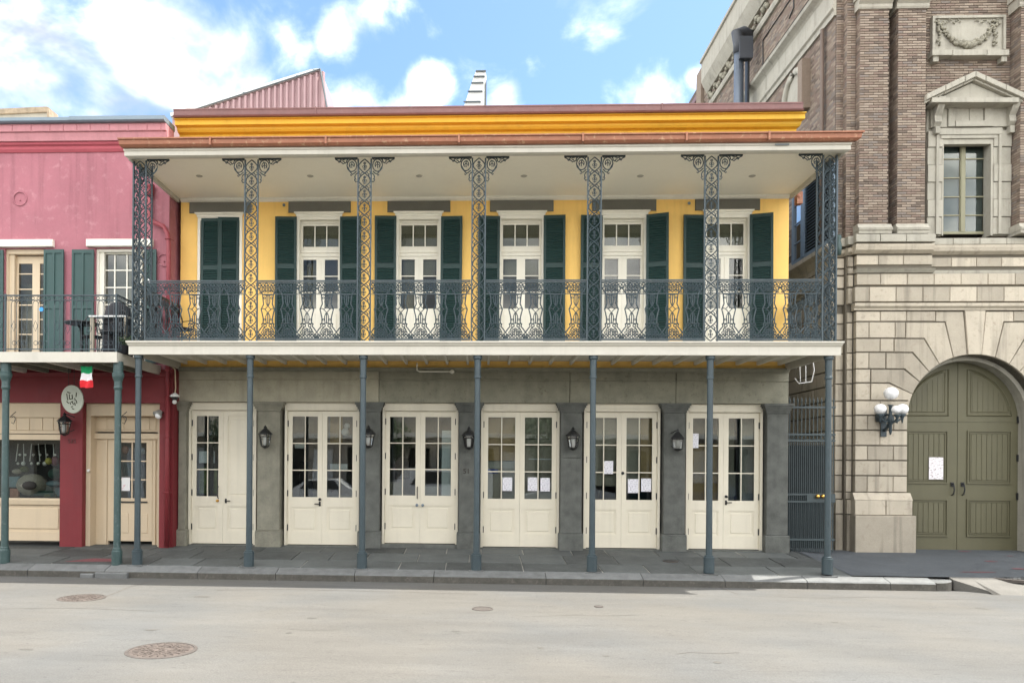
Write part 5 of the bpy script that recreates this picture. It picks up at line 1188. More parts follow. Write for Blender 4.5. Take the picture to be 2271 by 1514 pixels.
# brickwork
g = random.Random(11)
def bricks_front(xa, xb, Y, za, zb, mb):
    z = za; row = 0; CH_ = .0585; BLn = .212
    while z < zb-.02:
        x = xa - (BLn/2 if row % 2 else 0)
        while x < xb-.01:
            a, c = max(xa, x)+.004, min(xb, x+BLn)-.006
            if c-a > .02:
                j = g.uniform(-.003, .003); m_ = g.choices((0, 1, 2, 3, 4), (30, 30, 18, 14, 8))[0]; y0_ = Y+j; z1_ = min(z+CH_-.017, zb)
                mb.add([(a, y0_, z), (c, y0_, z), (c, y0_, z1_), (a, y0_, z1_), (a, Y+.03, z), (c, Y+.03, z), (c, Y+.03, z1_), (a, Y+.03, z1_)], [(0, 1, 2, 3), (4, 5, 1, 0), (3, 2, 6, 7), (4, 0, 3, 7), (1, 5, 6, 2)], m_)
            x += BLn
        z += CH_; row += 1
def bricks_side(X, ya, yb, zf, zt, mb, CH_=.0585, BLn=.212):
    z = zf; row = 0
    while z < zt:
        y = ya - (BLn/2 if row % 2 else 0)
        while y < yb-.01:
            a, c = max(ya, y)+.004, min(yb, y+BLn)-.006
            if c-a > .02:
                j = g.uniform(-.003, .003); m_ = g.choices((0, 1, 2, 3, 4), (26, 28, 22, 14, 10))[0]; z1_ = z+CH_-.013; x0_ = X+j
                mb.add([(x0_, a, z), (x0_, c, z), (x0_, c, z1_), (x0_, a, z1_), (X+.03, a, z), (X+.03, c, z), (X+.03, c, z1_), (X+.03, a, z1_)], [(3, 2, 1, 0), (0, 1, 5, 4), (7, 6, 2, 3), (7, 3, 0, 4), (2, 6, 5, 1)], m_)
            y += BLn
        z += CH_; row += 1
mb = MB()
zTop = sz_(20)
for (xa, xb) in (PR1, PR2, PR3):
    bricks_front(xa, xb, YF, zB, zTop, mb); bricks_side(xa, YF+.005, YW+.05, zB, zTop, mb)
bricks_front(sx_(1876, 400, 1.12), PR1[0], 1.12, sz_(521), HB, mb); bricks_side(sx_(1876, 400, 1.12), 1.12, 1.3, sz_(521), HB, mb)
bricks_front(XS, sx_(1872, 400, 1.28), 1.28, sz_(521), HB, mb)
bricks_front(PR1[1], PR2[0], YW, zB-.1, HB, mb)
bricks_front(PR2[1], PR3[0], YW, sz_(300), HB, mb)
qb = MB(); qb.box(xL, sx_(2066), YF+.035, YW+.3, sz_(606), sz_(521)); qb.box(sx_(2066), 14.2, YF+.16, YW+.3, sz_(606), sz_(524)); qb.build('stone_backing', M_mortar, BB)
tag(mb.build('brickwork', M_bricks, BB), kind='stuff')
q = MB()
for (xa, xb) in (PR1, PR2, PR3): q.box(xa+.01, xb-.01, YF+.014, YW+.05, zB, HB)
q.box(sx_(1876, 400, 1.12)+.01, PR1[0], 1.134, YW+.05, sz_(521), HB); q.box(XS+.01, sx_(1872, 400, 1.28), 1.294, YW+.1, sz_(521), HB); wall(q, PR1[1], 14, zB-.2, HB, YW+.014, YW+.038, [HW])
q.build('brick_joint', M_bjoint, BB)
# pier capitals
for (xa, xb) in (PR1, PR2, PR3):
    q = MB(); q.extr([(YW, zTop), (YF-.02, zTop), (YF-.04, zTop+.04), (YF-.04, zTop+.10), (YF-.10, zTop+.16), (YF-.10, zTop+.24), (YW, zTop+.24)], xa-.05, xb+.05); q.box(xa-.08, xb+.08, YF-.16, YW, zTop+.24, zTop+.9); q.build('pier_capital', M_stonew, BB)
# pedimented window
yw = 1.22; wc = sx_(2148, 400, yw)
def wx(px, Y=yw, py=350): return at(px, py, Y)[0]
def wz(py, Y=yw, px=2150): return at(px, py, Y)[1]
q = MB(); oL, oR = wx(2090), wx(2203)
for (xa, xb) in ((wx(2057), oL), (oR, wx(2243))):
    zc = wz(520); k = 0
    while zc < wz(290)-.05:
        zn = min(zc+.405, wz(290)); stone(rect(xa, xb, zc, zn, .004), yw-.02*(k % 2), M_stonew, d=.2, c=.01); zc = zn; k += 1
for (xa, xb) in ((oL-.16, oL-.10), (oR+.10, oR+.16)): q.box(xa, xb, yw-.05, yw+.049, wz(520), wz(300)-.003)
q.box(oL-.165, oR+.165, yw-.055, yw+.045, wz(300), wz(286)); q.box(oL-.05, oR+.05, yw-.033, yw+.045, wz(308)+.002, wz(300)-.003); q.box(wx(2057), oL, yw+.05, YW+.06, wz(522), wz(226)); q.box(oR, wx(2243), yw+.05, YW+.06, wz(522), wz(226)); q.box(oL, oR, yw+.05, YW+.06, wz(308), wz(226)); q.build('window_surround', M_stonew, BB)
q = MB(); q.box(oL+.03, oR-.05, yw+.003, yw+.15, wz(308)-.12, wz(308)); q.box(oR-.05, oR-.001, yw+.002, yw+.30, wz(522), wz(308)); q.box(oL, oL+.03, yw, yw+.30, wz(522), wz(308)); q.build('window_reveal', M_stonew, BB)
# frieze stones under the pediment
fr_ = [(2062, 2098), (2098, 2114), (2114, 2146), (2146, 2178), (2178, 2198), (2198, 2236)]
for k, (a, c) in enumerate(fr_): stone(rect(wx(a), wx(c), wz(284), wz(228), .004), yw-(.08 if k in (1, 4) else .05), M_stonew, d=.2, c=.01)
q = MB(); q.box(wx(2114), wx(2178), yw-.10, yw-.04, wz(284), wz(272)); q.build('apron_blocks', M_stonew, BB)
for px in (2072, 2236):         # consoles
    X = wx(px); q = MB(); q.extr([(yw, wz(226)), (yw-.30, wz(226)), (yw-.32, wz(236)), (yw-.24, wz(250)), (yw-.14, wz(262)), (yw-.16, wz(276)), (yw-.08, wz(284)), (yw, wz(284))], X-.075, X+.075); q.build('console', M_stonew, BB)
    q = MB(); q.box(X-.05, X+.05, yw-.14, yw, wz(300), wz(285)); q.build('console_drop', M_stonew, BB)
yp_ = yw-.38
def pp(px, py): X, Z = at(px, py, yp_); return (X, Z)
q = MB(); q.prism([pp(2068, 215), pp(2262, 215), pp(2262, 226), pp(2068, 226)], yp_+.02, yw, 0, .01); q.build('pediment_bed', M_stonew, BB)
q = MB(); q.prism([pp(2085, 213), pp(2250, 213), pp(2165, 176)], yp_+.16, yw, 0, .01); q.build('tympanum', M_stonew, BB)
for k, (a, c) in enumerate((((2056, 208), (2098, 188)), ((2098, 188), (2141, 168)), ((2141, 168), (2165, 157)), ((2165, 157), (2187, 167)), ((2187, 167), (2232, 187)), ((2232, 187), (2274, 206)))):
    A_, C_ = pp(*a), pp(*c); t_ = .13
    q = MB(); q.prism([(A_[0]+.004, A_[1]-t_), (C_[0]-.004, C_[1]-t_), (C_[0]-.004, C_[1]), (A_[0]+.004, A_[1])], yp_, yw, 0, .015)
    q.prism([(A_[0]+.004, A_[1]-t_-.05), (C_[0]-.004, C_[1]-t_-.05), (C_[0]-.004, C_[1]-t_), (A_[0]+.004, A_[1]-t_)], yp_+.07, yw, 0, .01)
    q.build('pediment_stone', M_stonew, BB)
# the window itself
q = MB(); yg = yw+.24; fx0, fx1 = wx(2086, yg), wx(2186, yg); cm = (fx0+fx1)/2; zb_w, zt_w = wz(519, yg), wz(302, yg)
frame(q, fx0, fx1+.08, zb_w, zt_w, yg, yg+.08, .06, wt=.09); q.box(cm-.045, cm+.045, yg-.01, yg+.06, zb_w+.06, zt_w-.09); q.box(fx1, fx1+.10, yg-.02, yg, zb_w, zt_w)
bars = [wz(p_, yg) for p_ in (352, 394, 436, 477)]
for (a, c) in ((fx0+.06, cm-.045), (cm+.045, fx1+.02)):
    for z_ in bars: q.box(a, c, yg+.01, yg+.05, z_-.013, z_+.013)
    q.box(a, a+.02, yg+.01, yg+.05, zb_w+.06, zt_w-.09); q.box(c-.02, c, yg+.01, yg+.05, zb_w+.06, zt_w-.09)
wf = q.build('window_frame', M_olive2 if 'M_olive2' in globals() else mat('pale_olive_window_paint', (.235, .225, .145), .6, .1, 3, .05), BB)
lv = [zt_w-.09]+bars+[zb_w+.06]
for (a, c) in ((fx0+.06, cm-.045), (cm+.045, fx1+.02)):
    for k in range(5): gg = MB(); gg.box(a+.02, c-.02, yg+.026, yg+.031, lv[k+1]+.013*(k < 4), lv[k]-.013*(k > 0)); gg.build('pane', G_up, wf)
q = MB(); q.box(fx0-.02, fx1+.1, yg+.09, yg+.11, zb_w, zt_w); q.build('window_blind', mat('blue_grey_blind', (.24, .31, .36), .8, .1), BB)
# relief panel with garland
yr = YW-.05; rp = lambda px, py: at(px, py, yr)
q = MB(); a, c = rp(2066, 38), rp(2228, 112); q.box(a[0], c[0], yr, YW+.05, c[1], a[1]); frame(q, a[0], c[0], c[1], a[1], yr-.05, yr, .06, wb=0); q.build('relief_panel', M_stonew, BB)
for (a, c) in ((2066, 2112), (2112, 2188), (2188, 2238)):
    A_, C_ = at(a, 111, yr-.12), at(c, 124, yr-.12); stone(rect(A_[0], C_[0], C_[1], A_[1], .004), yr-.14, M_stonew, d=.2, c=.012)
for px in (2073, 2224): A_ = at(px-6, 125, yr-.05); C_ = at(px+6, 139, yr-.05); q = MB(); q.box(A_[0], C_[0], yr-.10, yr+.05, C_[1], A_[1]); q.build('panel_bracket', M_stonew, BB)
q = MB(); g2 = random.Random(4); M_gar = mat('weathered_carved_stone', (.25, .235, .185), .95, .35, 12, .4, 40)
def blob(px, py, r_): X, Z = at(px, py, yr-.03); q.ball((X, yr-.02-g2.uniform(0, .03), Z), r_, n=7, h=5)
for k in range(34):
    t_ = k/33; px = 2086+t_*(2204-2086); py = 56+44*(1-(2*t_-1)**2)**.9; r_ = .035+.035*(1-abs(2*t_-1))
    for j in range(3): blob(px+g2.uniform(-4, 4), py+g2.uniform(-4, 4), r_*g2.uniform(.6, 1))
for cx_, in ((2082,), (2208,)):
    for k in range(14): blob(cx_+g2.uniform(-4, 4), 50+k*3.8, .035*g2.uniform(.6, 1.1))
    for k in range(9): blob(cx_+g2.uniform(-9, 9), 50+g2.uniform(-6, 8), .03)
for s_, cx_ in ((1, 2092), (-1, 2200)):
    for k in range(10): blob(cx_+s_*k*4.2, 48+4*math.sin(k*1.4), .020)
q.build('carved_garland', M_gar, BB)
# arched olive doors
YD = YF+.60; dc = AC[0]-.0; DRr = AR-.085
q = MB(); zD0 = Z0-.12
prof = [(dc+DRr*math.cos(math.pi*i/24), AC[1]+DRr*math.sin(math.pi*i/24)) for i in range(25)]
for s_ in (-1, 1):
    q = MB(); pr_ = [p for p in prof if (p[0]-dc)*s_ >= -.001]
    if s_ > 0: poly = [(dc+.006, zD0), (dc+DRr, zD0)] + pr_[:-1] + [(dc+.006, AC[1]+DRr)]
    else: poly = [(dc-.006, zD0), (dc-.006, AC[1]+DRr)] + pr_[1:] + [(dc-DRr, zD0)]
    q.prism(poly, YD, YD+.1)
    def pan(xa, xb, za, zb):     # moulded panel
        if xa > xb: xa, xb = xb, xa
        for (a, c, e, f_) in ((xa, xb, za, za+.03), (xa, xb, zb-.03, zb), (xa, xa+.03, za+.03, zb-.03), (xb-.03, xb, za+.03, zb-.03)): q.box(a, c, YD-.028, YD, e, f_)
        for (a, c, e, f_) in ((xa+.06, xb-.06, za+.06, za+.08), (xa+.06, xb-.06, zb-.08, zb-.06), (xa+.06, xa+.08, za+.08, zb-.08), (xb-.08, xb-.06, za+.08, zb-.08)): q.box(a, c, YD-.016, YD, e, f_)
        n_ = 7; x_ = xa+.09; wd = (xb-xa-.18)/n_
        for j in range(n_): q.cbox(x_+j*wd+.004, x_+(j+1)*wd-.004, YD-.012, YD, za+.09, zb-.09, .005)
    ia, ib = dc+s_*.22, dc+s_*(DRr-.16)
    dz_ = lambda py: at(2100, py, YD)[1]
    pan(ia, ib, dz_(1189), dz_(1106)); pan(ia, ib, dz_(1072), dz_(954))
    q.box(min(dc+s_*.01, dc+s_*DRr), max(dc+s_*.01, dc+s_*DRr), YD-.012, YD, dz_(934)-.012, dz_(934)+.012)
    zl = dz_(921); rr_ = DRr-.16
    arc_ = [(dc+s_*.22, zl), ]; aa0 = math.asin((zl-AC[1])/rr_); aa1 = math.acos(.22/rr_)
    crv = [(dc+s_*rr_*math.cos(aa0+(aa1-aa0)*j/10), AC[1]+rr_*math.sin(aa0+(aa1-aa0)*j/10)) for j in range(11)]
    loop = [(dc+s_*.22, zl)]+crv
    q.tube([(p[0], YD-.005, p[1]) for p in loop], .02, 4, closed=True)
    mid_ = (sum(p[0] for p in loop)/len(loop), sum(p[1] for p in loop)/len(loop))
    q.tube([(p[0]+(mid_[0]-p[0])*.14, YD-.002, p[1]+(mid_[1]-p[1])*.14) for p in loop], .012, 4, closed=True)
    for j in range(1, 8):
        xx = dc+s_*(.22+j*.12)
        if abs(xx-dc) < rr_-.1: q.box(xx-.003, xx+.003, YD-.006, YD, zl+.06, AC[1]+math.sqrt(rr_**2-(xx-dc)**2)-.12)
    dl_ = q.build('arched_door', M_olive, BB)
    for zz2 in (1.2, 2.1, 3.0): qq = MB(); qq.box(dc+s_*(DRr-.02)-.02, dc+s_*(DRr-.02)+.02, YD-.03, YD, zz2-.08, zz2+.08); qq.build('hinge', M_black, dl_)
    X, Z = at(2114 if s_ < 0 else 2137, 1085, YD-.05); qq = MB()
    qq.tube([(X, YD, Z+.14), (X+s_*.0, YD-.07, Z+.12), (X+.01, YD-.08, Z), (X, YD-.06, Z-.11), (X, YD, Z-.13)], .016, 6); qq.box(X-.035, X+.035, YD-.02, YD, Z+.07, Z+.17); qq.build('pull_handle', M_black, dl_)
nt_ = paper(2076, 1038, .33, .52, YD-.035, 'large white notice with dark heading on the left arched olive door', P_poster, 'paper notices on the arched doors')
# globe lamp bracket on the stone pier
LX, LZ_ = at(1968, 935, YF)
gl_ = root('globe_wall_lamp', 'black bracket lamp with white glass globes on the limestone pier beside the arch', 'lamp', (LX, YF, LZ_))
def lp(px, py, Y): X, Z = at(px, py, Y); return Vector((X-LX, Y-YF, Z-LZ_))
hub = lp(1975, 930, .60)
q = MB(); q.box(-.16, -.03, -.03, 0.0, -.34, .32); q.lathe([(.10, .0), (.12, .10), (.10, .22), (.05, .27)], lp(1953, 890, .9).x, -.06, 10, smooth=True) ; q.build('back_plate', M_iron, gl_)
q = MB(); q.tube([(-.08, -.03, -.2), hub+Vector((0, .12, -.16)), hub], .035, 8, smooth=True); q.tube([(-.06, -.03, .15), hub+Vector((-.02, .1, .12)), hub+Vector((0, 0, .10))], .025, 8, smooth=True)
q.lathe([(.012, hub.z-.34), (.03, hub.z-.28), (.032, hub.z-.12), (.06, hub.z-.08), (.075, hub.z+.0), (.06, hub.z+.06), (.035, hub.z+.1), (.035, hub.z+.30), (.07, hub.z+.33)], hub.x, hub.y, 10)
ends = [lp(1952, 918, .55), lp(2001, 918, .55), lp(1990, 918, .35), lp(1990, 920, .8)]
for e_ in ends[:3]:
    m_ = (hub+e_)/2-Vector((0, 0, .12)); q.tube([hub, m_, e_-Vector((0, 0, .08)), e_], .022, 6, smooth=True); q.lathe([(.01, e_.z-.20), (.022, e_.z-.14), (.03, e_.z-.08), (.07, e_.z-.03), (.075, e_.z+.0)], e_.x, e_.y, 10)
q.build('bracket', M_iron, gl_)
for c_, r_ in ((lp(1976, 872, .60), .155), (lp(1952, 907, .55), .13), (lp(2001, 907, .55), .13), (lp(1988, 908, .35), .10)):
    q = MB(); q.ball(c_, r_, n=20, h=14, sq=.92); q.build('globe', M_globe, gl_)
# side wall of the brick building (alley side)
mb = MB(); bricks_side(XS, 1.34, 15.0, 7.5, 15.9, mb); tag(mb.build('side_brickwork', M_bricks, BB), kind='stuff')
mb = MB(); z = -.1; row = 0
while z < 7.2:
    y = 1.3 - (.5 if row % 2 else 0)
    while y < 8: a, c = max(1.3, y)+.006, y+1.0-.006; mb.add([(XS-.05, a+.012, z+.012), (XS-.05, c-.012, z+.012), (XS-.05, c-.012, z+.33), (XS-.05, a+.012, z+.33), (XS+.01, a, z), (XS+.01, c, z), (XS+.01, c, z+.345), (XS+.01, a, z+.345)], [(3, 2, 1, 0), (0, 1, 5, 4), (7, 6, 2, 3), (7, 3, 0, 4), (2, 6, 5, 1)], 0); y += 1.0
    z += .352; row += 1
tag(mb.build('side_stonework', M_stone, BB), kind='stuff')
def sp(px, py, X=XS): return on_x(px, py, X)
def yprof(prof, ya, yb, name, m):
    """profile [(dx outward (towards -x), z)] run along y"""
    q = MB(); n_ = len(prof); A_ = [(XS-p[0], ya, p[1]) for p in prof]; B_ = [(XS-p[0], yb, p[1]) for p in prof]
    q.add(A_+B_, [(i, n_+i, n_+(i+1) % n_, (i+1) % n_) for i in range(n_)]+[tuple(range(n_)), tuple(range(2*n_-1, n_-1, -1))]); return q.build(name, m, BB)
zb1 = sp(1828, 0)[1]
yprof([(0, zb1-.75), (.05, zb1-.75), (.05, zb1-.62), (.10, zb1-.58), (.10, zb1-.5), (0, zb1-.5)], 1.3, 15, 'side_moulding', M_stonew)
yprof([(0, zb1-.5), (.06, zb1-.5), (.06, zb1-.05), (.10, zb1-.0), (.22, zb1+.08), (.24, zb1+.16), (.10, zb1+.28), (0, zb1+.3)], 1.3, 15, 'side_cornice', M_stonew)
zc1 = sp(1728, 0)[1]; zr1 = sp(1652, 0)[1]
yprof([(0, zc1-.10), (.07, zc1-.10), (.10, zc1), (.10, zc1+.06), (0, zc1+.06)], 1.3, 11.2, 'side_moulding', M_stonew)
yprof([(0, zc1+.5), (.10, zc1+.5), (.22, zc1+.72), (.30, zc1+.9), (.30, zr1-.12), (.36, zr1-.10), (.36, zr1), (0, zr1)], 1.3, 11.2, 'side_cornice', M_stonew)
q = MB(); g3 = random.Random(9)
for k in range(60): yy = 5.5+k*.095; q.ball((XS-.05, yy, zc1+.28+.12*math.sin(k*.9)), g3.uniform(.05, .11), n=6, h=4)
tag(q.build('carved_frieze', M_gar, BB), kind='stuff')
yprof([(0, 15.9), (.05, 15.9), (.05, 16.1), (0, 16.1)], 11.2, 15, 'roof_edge', M_coping)
ya_ = sp(1560, 150)[0]
q = MB(); q.box(XS-.12, XS, ya_-.1, ya_+.5, 7.5, sp(1565, 145)[1]); q.build('side_pilaster', M_bricks[1], BB)
for (px, py0, py1, w) in ((1824, 66, 300, .045),):
    y_, zt2 = sp(px, py0, XS-.08); q = MB(); q.tube([(XS-.08, y_, zt2), (XS-.08, y_, 7.2)], .05, 8, smooth=True); q.build('downpipe', mat('brown_downpipe', (.12, .085, .065), .6, .2), BB)
# thin conduits on the side wall
q = MB()
for pl_ in (((1692, 145), (1692, 90), (1752, 0)), ((1692, 145), (1795, 0)), ((1760, 0), (1760, 18), (1750, 42))):
    q.tube([(XS-.02, *sp(px, py, XS-.02)) for px, py in pl_], .018, 4)
q.build('conduit', M_black, BB)
# oculus with stone surround
yo, zo = sp(1765, 215); q = MB()
q.tube([(XS-.04, yo+.62*math.cos(R(a)), zo+.62*math.sin(R(a))) for a in range(0, 360, 20)], .10, 6, closed=True, smooth=True); q.build('oculus_surround', M_stonew, BB)
q = MB(); q.tube([(XS-.03, yo, zo), (XS-.0, yo, zo)], .56, 24); q.build('oculus_panel', M_stonew, BB)
q = MB(); q.box(XS-.22, XS, yo-.9, yo-.65, zo-.7, zo+.55); q.build('oculus_side_block', M_bricks[1], BB)
# big vent duct rising between the houses
Y7 = on_x(1638, 230, XS-.55)[0]
VD = root('vent_duct', 'tall dull metal exhaust duct with hooded top against the side of the brick building', 'duct', (XS-.55, Y7, 0))
zt3 = sp(1638, 95, XS-.55)[1]
q = MB(); q.lathe([(.14, 8), (.14, zt3-.35)], 0, 0, 16); q.build('shaft', M_duct, VD)
q = MB(); q.tube([(0, 0, zt3-.35), (0, 0, zt3-.05), (-.1, -.1, zt3+.2), (.15, .1, zt3+.35), (.5, .3, zt3+.3)], .165, 14, smooth=True); q.box(-.05, .34, -.24, .0, zt3-.60, zt3+.05); q.build('hood', mat('black_duct_hood', (.045, .05, .06), .5, .2), VD)
q = MB(); q.box(.22, .28, -.12, .12, 8, zt3-.5); q.build('stay', M_black, VD)
# side window with louvres above the alley
def sbox(px0, px1, zlo, zhi, x0, x1, nm, m, parent=BB):
    ya, yb = sp(px0, 500)[0], sp(px1, 500)[0]; q = MB(); q.box(x0, x1, ya, yb, zlo, zhi); return q.build(nm, m, parent)
zwb, zwt = sp(1830, 545)[1], sp(1830, 545)[1]+1.95
q = MB(); ya, yb = sp(1858, 500)[0], sp(1764, 500)[0]; ym = sp(1786, 500)[0]; ym2 = sp(1793, 500)[0]
q.box(XS-.10, XS-.0, ya, ya+.08, zwb, zwt); q.box(XS-.10, XS, yb-.08, yb, zwb, zwt); q.box(XS-.12, XS, ym2, ym, zwb, zwt); q.box(XS-.11, XS, ya+.08, yb-.08, zwb-.08, zwb+.04)
for k in range(3): z_ = zwb+.5+k*.5; q.box(XS-.07, XS-.03, ym, yb-.08, z_-.015, z_+.015)
wv_ = q.build('side_window_frame', M_bluef, BB)
q = MB(); q.box(XS-.05, XS-.04, ym, yb-.08, zwb+.04, zwt); q.build('pane', G_blue, wv_)
q = MB(); q.box(XS-.03, XS-.052+.02, ya, yb, zwb, zwt); q.build('window_recess', M_dark, wv_)
z_ = zwb+.05
while z_ < zwt-.05: q = MB(); q.add([(XS-.10, ya+.08, z_), (XS-.10, ym2, z_), (XS-.04, ym2, z_+.05), (XS-.04, ya+.08, z_+.05), (XS-.09, ya+.08, z_-.012), (XS-.09, ym2, z_-.012)], [(0, 1, 2, 3), (4, 5, 1, 0), (4, 3, 2, 5)]); q.build('louvre', M_bluef, wv_); z_ += .078
yprof([(0, zwb-.5), (.06, zwb-.45), (.10, zwb-.3), (.2, zwb-.2), (.2, zwb-.10), (0, zwb-.09)], 1.3, 8, 'side_sill_moulding', M_stone)
yprof([(0, zwb-1.1), (.06, zwb-1.05), (.12, zwb-.9), (0, zwb-.85)], 1.3, 8, 'side_sill_moulding', M_stone)
# ---------------------------------------------------------------- alley gate
M_gate = mat('dark_gate_iron', (.045, .062, .066), .5, .2, 6, .2, 60)
YG = .25; GT = root('alley_gate', 'dark iron gate with spear topped bars closing the alley between yellow and brick houses', 'gate', (0, YG, 0))
x0, x1 = XR+.02, sx_(1852, 1000, YG); zgt = at(1800, 884, YG)[1]; zr_ = [at(1800, p_, YG)[1] for p_ in (903, 963, 977, 1096, 1112, 1196)]
n_ = 13; barm = None
for k in range(n_):
    X = x0+.04+(x1-x0-.08)*k/(n_-1); q = MB(); q.tube([(0, 0, -.02), (0, 0, zgt-.1)], .0125, 6); q.tube([(0, 0, zgt-.1), (0, 0, zgt-.05), (0, 0, zgt+.04)], [.012, .022, .003], 6)
    if barm is None: barm = q.build('bar', M_gate, GT, (X, 0, 0))
    else: c = barm.copy(); COL.objects.link(c); c.parent = GT; c.location = (X, 0, 0)
    if k < n_-1:
        Xh = X+(x1-x0-.08)/(n_-1)/2; q = MB(); q.tube([(0, 0, -.02), (0, 0, zr_[2])], .010, 6); q.build('bar', M_gate, GT, (Xh, 0, 0))
for z_ in zr_: q = MB(); q.box(x0, x1, -.02, .02, z_-.02, z_+.02); q.build('rail', M_gate, GT)
q = MB()
for k in range(14): X = x0+.05+k*(x1-x0-.1)/13; q.ring(X, (zr_[1]+zr_[2])/2, .045, .008, seg=8, y=-.005)
q.build('scroll_band', M_gate, GT)
q = MB(); q.box(x1-.62, x1, -.03, .0, zr_[4], zr_[3]); q.build('lock_plate', M_gate, GT)
for px in (1813, 1825): X, Z = at(px, 1100, YG-.06); q = MB(); q.ball((X, -.07, Z), .048, n=12, h=8); q.tube([(X, 0, Z), (X, -.05, Z)], .02, 8); q.build('brass_knob', M_brass, GT)
q = MB(); q.box(x0+.02, x1-.02, .10, .12, .05, zr_[2]-.1); q.build('alley_shade_sheet', mat('alley_shade_teal', (.004, .008, .009), .6, .2), GT)  # near-black sheet added to stand for the shade of the alley
aw = MB(); aw.box(XR, XS, 6, 6.2, -.2, 6.5); tag(aw.build('alley_end_wall', mat('dark_alley_stucco', (.12, .11, .095), .9, .2, 2, .2)), 'dim stucco wall closing the far end of the alley behind the iron gate', 'wall')
q = MB(); pts_ = [at(px, py, -.5) for px, py in ((1762, 838), (1772, 850), (1800, 846), (1806, 820), (1803, 802))]
q.tube([(p[0], -.5, p[1]) for p in pts_], .010, 5); q.tube([(at(1775, 846, -.5)[0], -.5, at(1775, 846, -.5)[1]), (at(1774, 808, -.5)[0], -.5, 4.0)], .008, 5); q.tube([(at(1787, 848, -.5)[0], -.5, at(1787, 848, -.5)[1]), (at(1787, 808, -.5)[0], -.5, 4.0)], .008, 5)
tag(q.build('hanging_cable', M_plasticw), 'pale cable looping down from the gallery above the alley gate', 'cable')
q = MB(); yk, zk2 = at(1768, 440, .1); q.ball((yk-.02, .0, zk2), .07, n=9, h=6); q.box(yk-.06, yk+.06, -.05, .1, zk2-.16, zk2+.10); tag(q.build('roof_bracket', M_copper), 'rusty copper bracket under the soffit corner above the alley', 'bracket')
# urn finial at the brick building corner
ux, uz = at(1862, 540, .9); q = MB(); q.lathe([(.09, uz-.25), (.12, uz-.1), (.10, uz+.02), (.07, uz+.08), (.11, uz+.14), (.09, uz+.2)], ux, .95, 12, sx=.6, sy=.6); q.build('corner_spout', M_postg, BB)

# ---------------------------------------------------------------- covers in road and pavement
def cover(px, py, r_, label, ztop=None, m=M_cover, dished=True, cat='manhole cover'):
    zr0 = -.33 if ztop is None else ztop; X, Y = on_z(px, py, zr0)
    zr0 = (zroad(X, Y) if ztop is None else zs(X, Y)); X, Y = on_z(px, py, zr0+.006)
    o = root('manhole_cover', label, cat, (X, Y, zr0+.004))
    q = MB(); q.lathe([(r_, -.05), (r_, .004), (r_*.97, .008), (r_*.91, .008), (r_*.90, .001)], 0, 0, 36, smooth=False); q.build('rim', M_cover2, o)
    q = MB(); q.lathe([(r_*.89, -.03), (r_*.89, .003), (r_*.84, .005)], 0, 0, 36, smooth=False)
    gg = random.Random(int(px))
    if r_ > .25:
        for a in range(0, 360, 15): q.box(0, 0, 0, 0, 0, 0) if 0 else q.tube([(r_*.60*math.cos(R(a)), r_*.60*math.sin(R(a)), .008), (r_*.80*math.cos(R(a)), r_*.80*math.sin(R(a)), .008)], .008, 4)
        for rr in (.56, .36): q.tube([(r_*rr*math.cos(R(a)), r_*rr*math.sin(R(a)), .007) for a in range(0, 360, 12)], .007, 4, closed=True)
        for k in range(70):
            a, rr = gg.uniform(0, 6.28), r_*math.sqrt(gg.uniform(0, .28)); q.box(rr*math.cos(a)-.012, rr*math.cos(a)+.014, rr*math.sin(a)-.012, rr*math.sin(a)+.012, .004, .010+gg.uniform(0, .002))
    q.build('lid', m, o); return o
M_cover2 = mat('worn_iron_rim', (.062, .052, .045), .75, .3, 14, .5, 50)
cover(358, 1441, .39, 'large round iron manhole cover nearest the camera in the road')
cover(181, 1325, .36, 'worn manhole cover joined to the tar seam near the left kerb')
cover(1487, 1243, .155, 'small dark cover in the slate sidewalk between two posts', -.09, M_black)
cover(2243, 1279, .44, 'wide dark oval cover in the blue pavement at the right edge', -.17, M_black)
cover(1070, 1349, .16, 'small worn valve cover in the road, left of the tiny one', None, M_apron2 if 'M_apron2' in globals() else M_cover2)
cover(1328, 1344, .07, 'tiny dark valve cover in the road right of centre', None, M_cover2)

# ---------------------------------------------------------------- the far side of the street (seen only mirrored in the panes)
OB = root('opposite_house', 'pale stucco house across the street, seen only as reflections in the windows', 'building')
q = MB(); hs = [(-22+k*3.1, -20.9+k*3.1, .3, 2.7) for k in range(14)]
for k in range(14): qq = MB(); qq.box(-20.5+k*3.1, -19.6+k*3.1, -20.58, -20.5, 0, 2.6); qq.build('shutter', M_plasticw if k % 3 else M_green, OB)
wall(q, -30, 30, -.4, 3.2, -20.9, -20.6, hs); q.box(-30, 30, -20.9, -20.6, 3.2, 4.4); q.box(-30, 30, -26, -20.9, 4.1, 4.4); q.build('wall', mat('pale_far_stucco', (.42, .38, .32), .9, .2, .6, .1), OB)
q = MB(); q.box(-30, 30, -21.4, -21.2, -.4, 4.0); q.build('inner_wall', M_dark, OB)
q = MB(); q.box(-30, 30, -20.6, -19.4, 3.15, 3.35); q.build('balcony', M_white, OB)
b = MB(); b.box(-80, 80, -20.6, -18.4, -.6, -.24); tag(b.build('far_sidewalk', M_kerb), kind='structure')

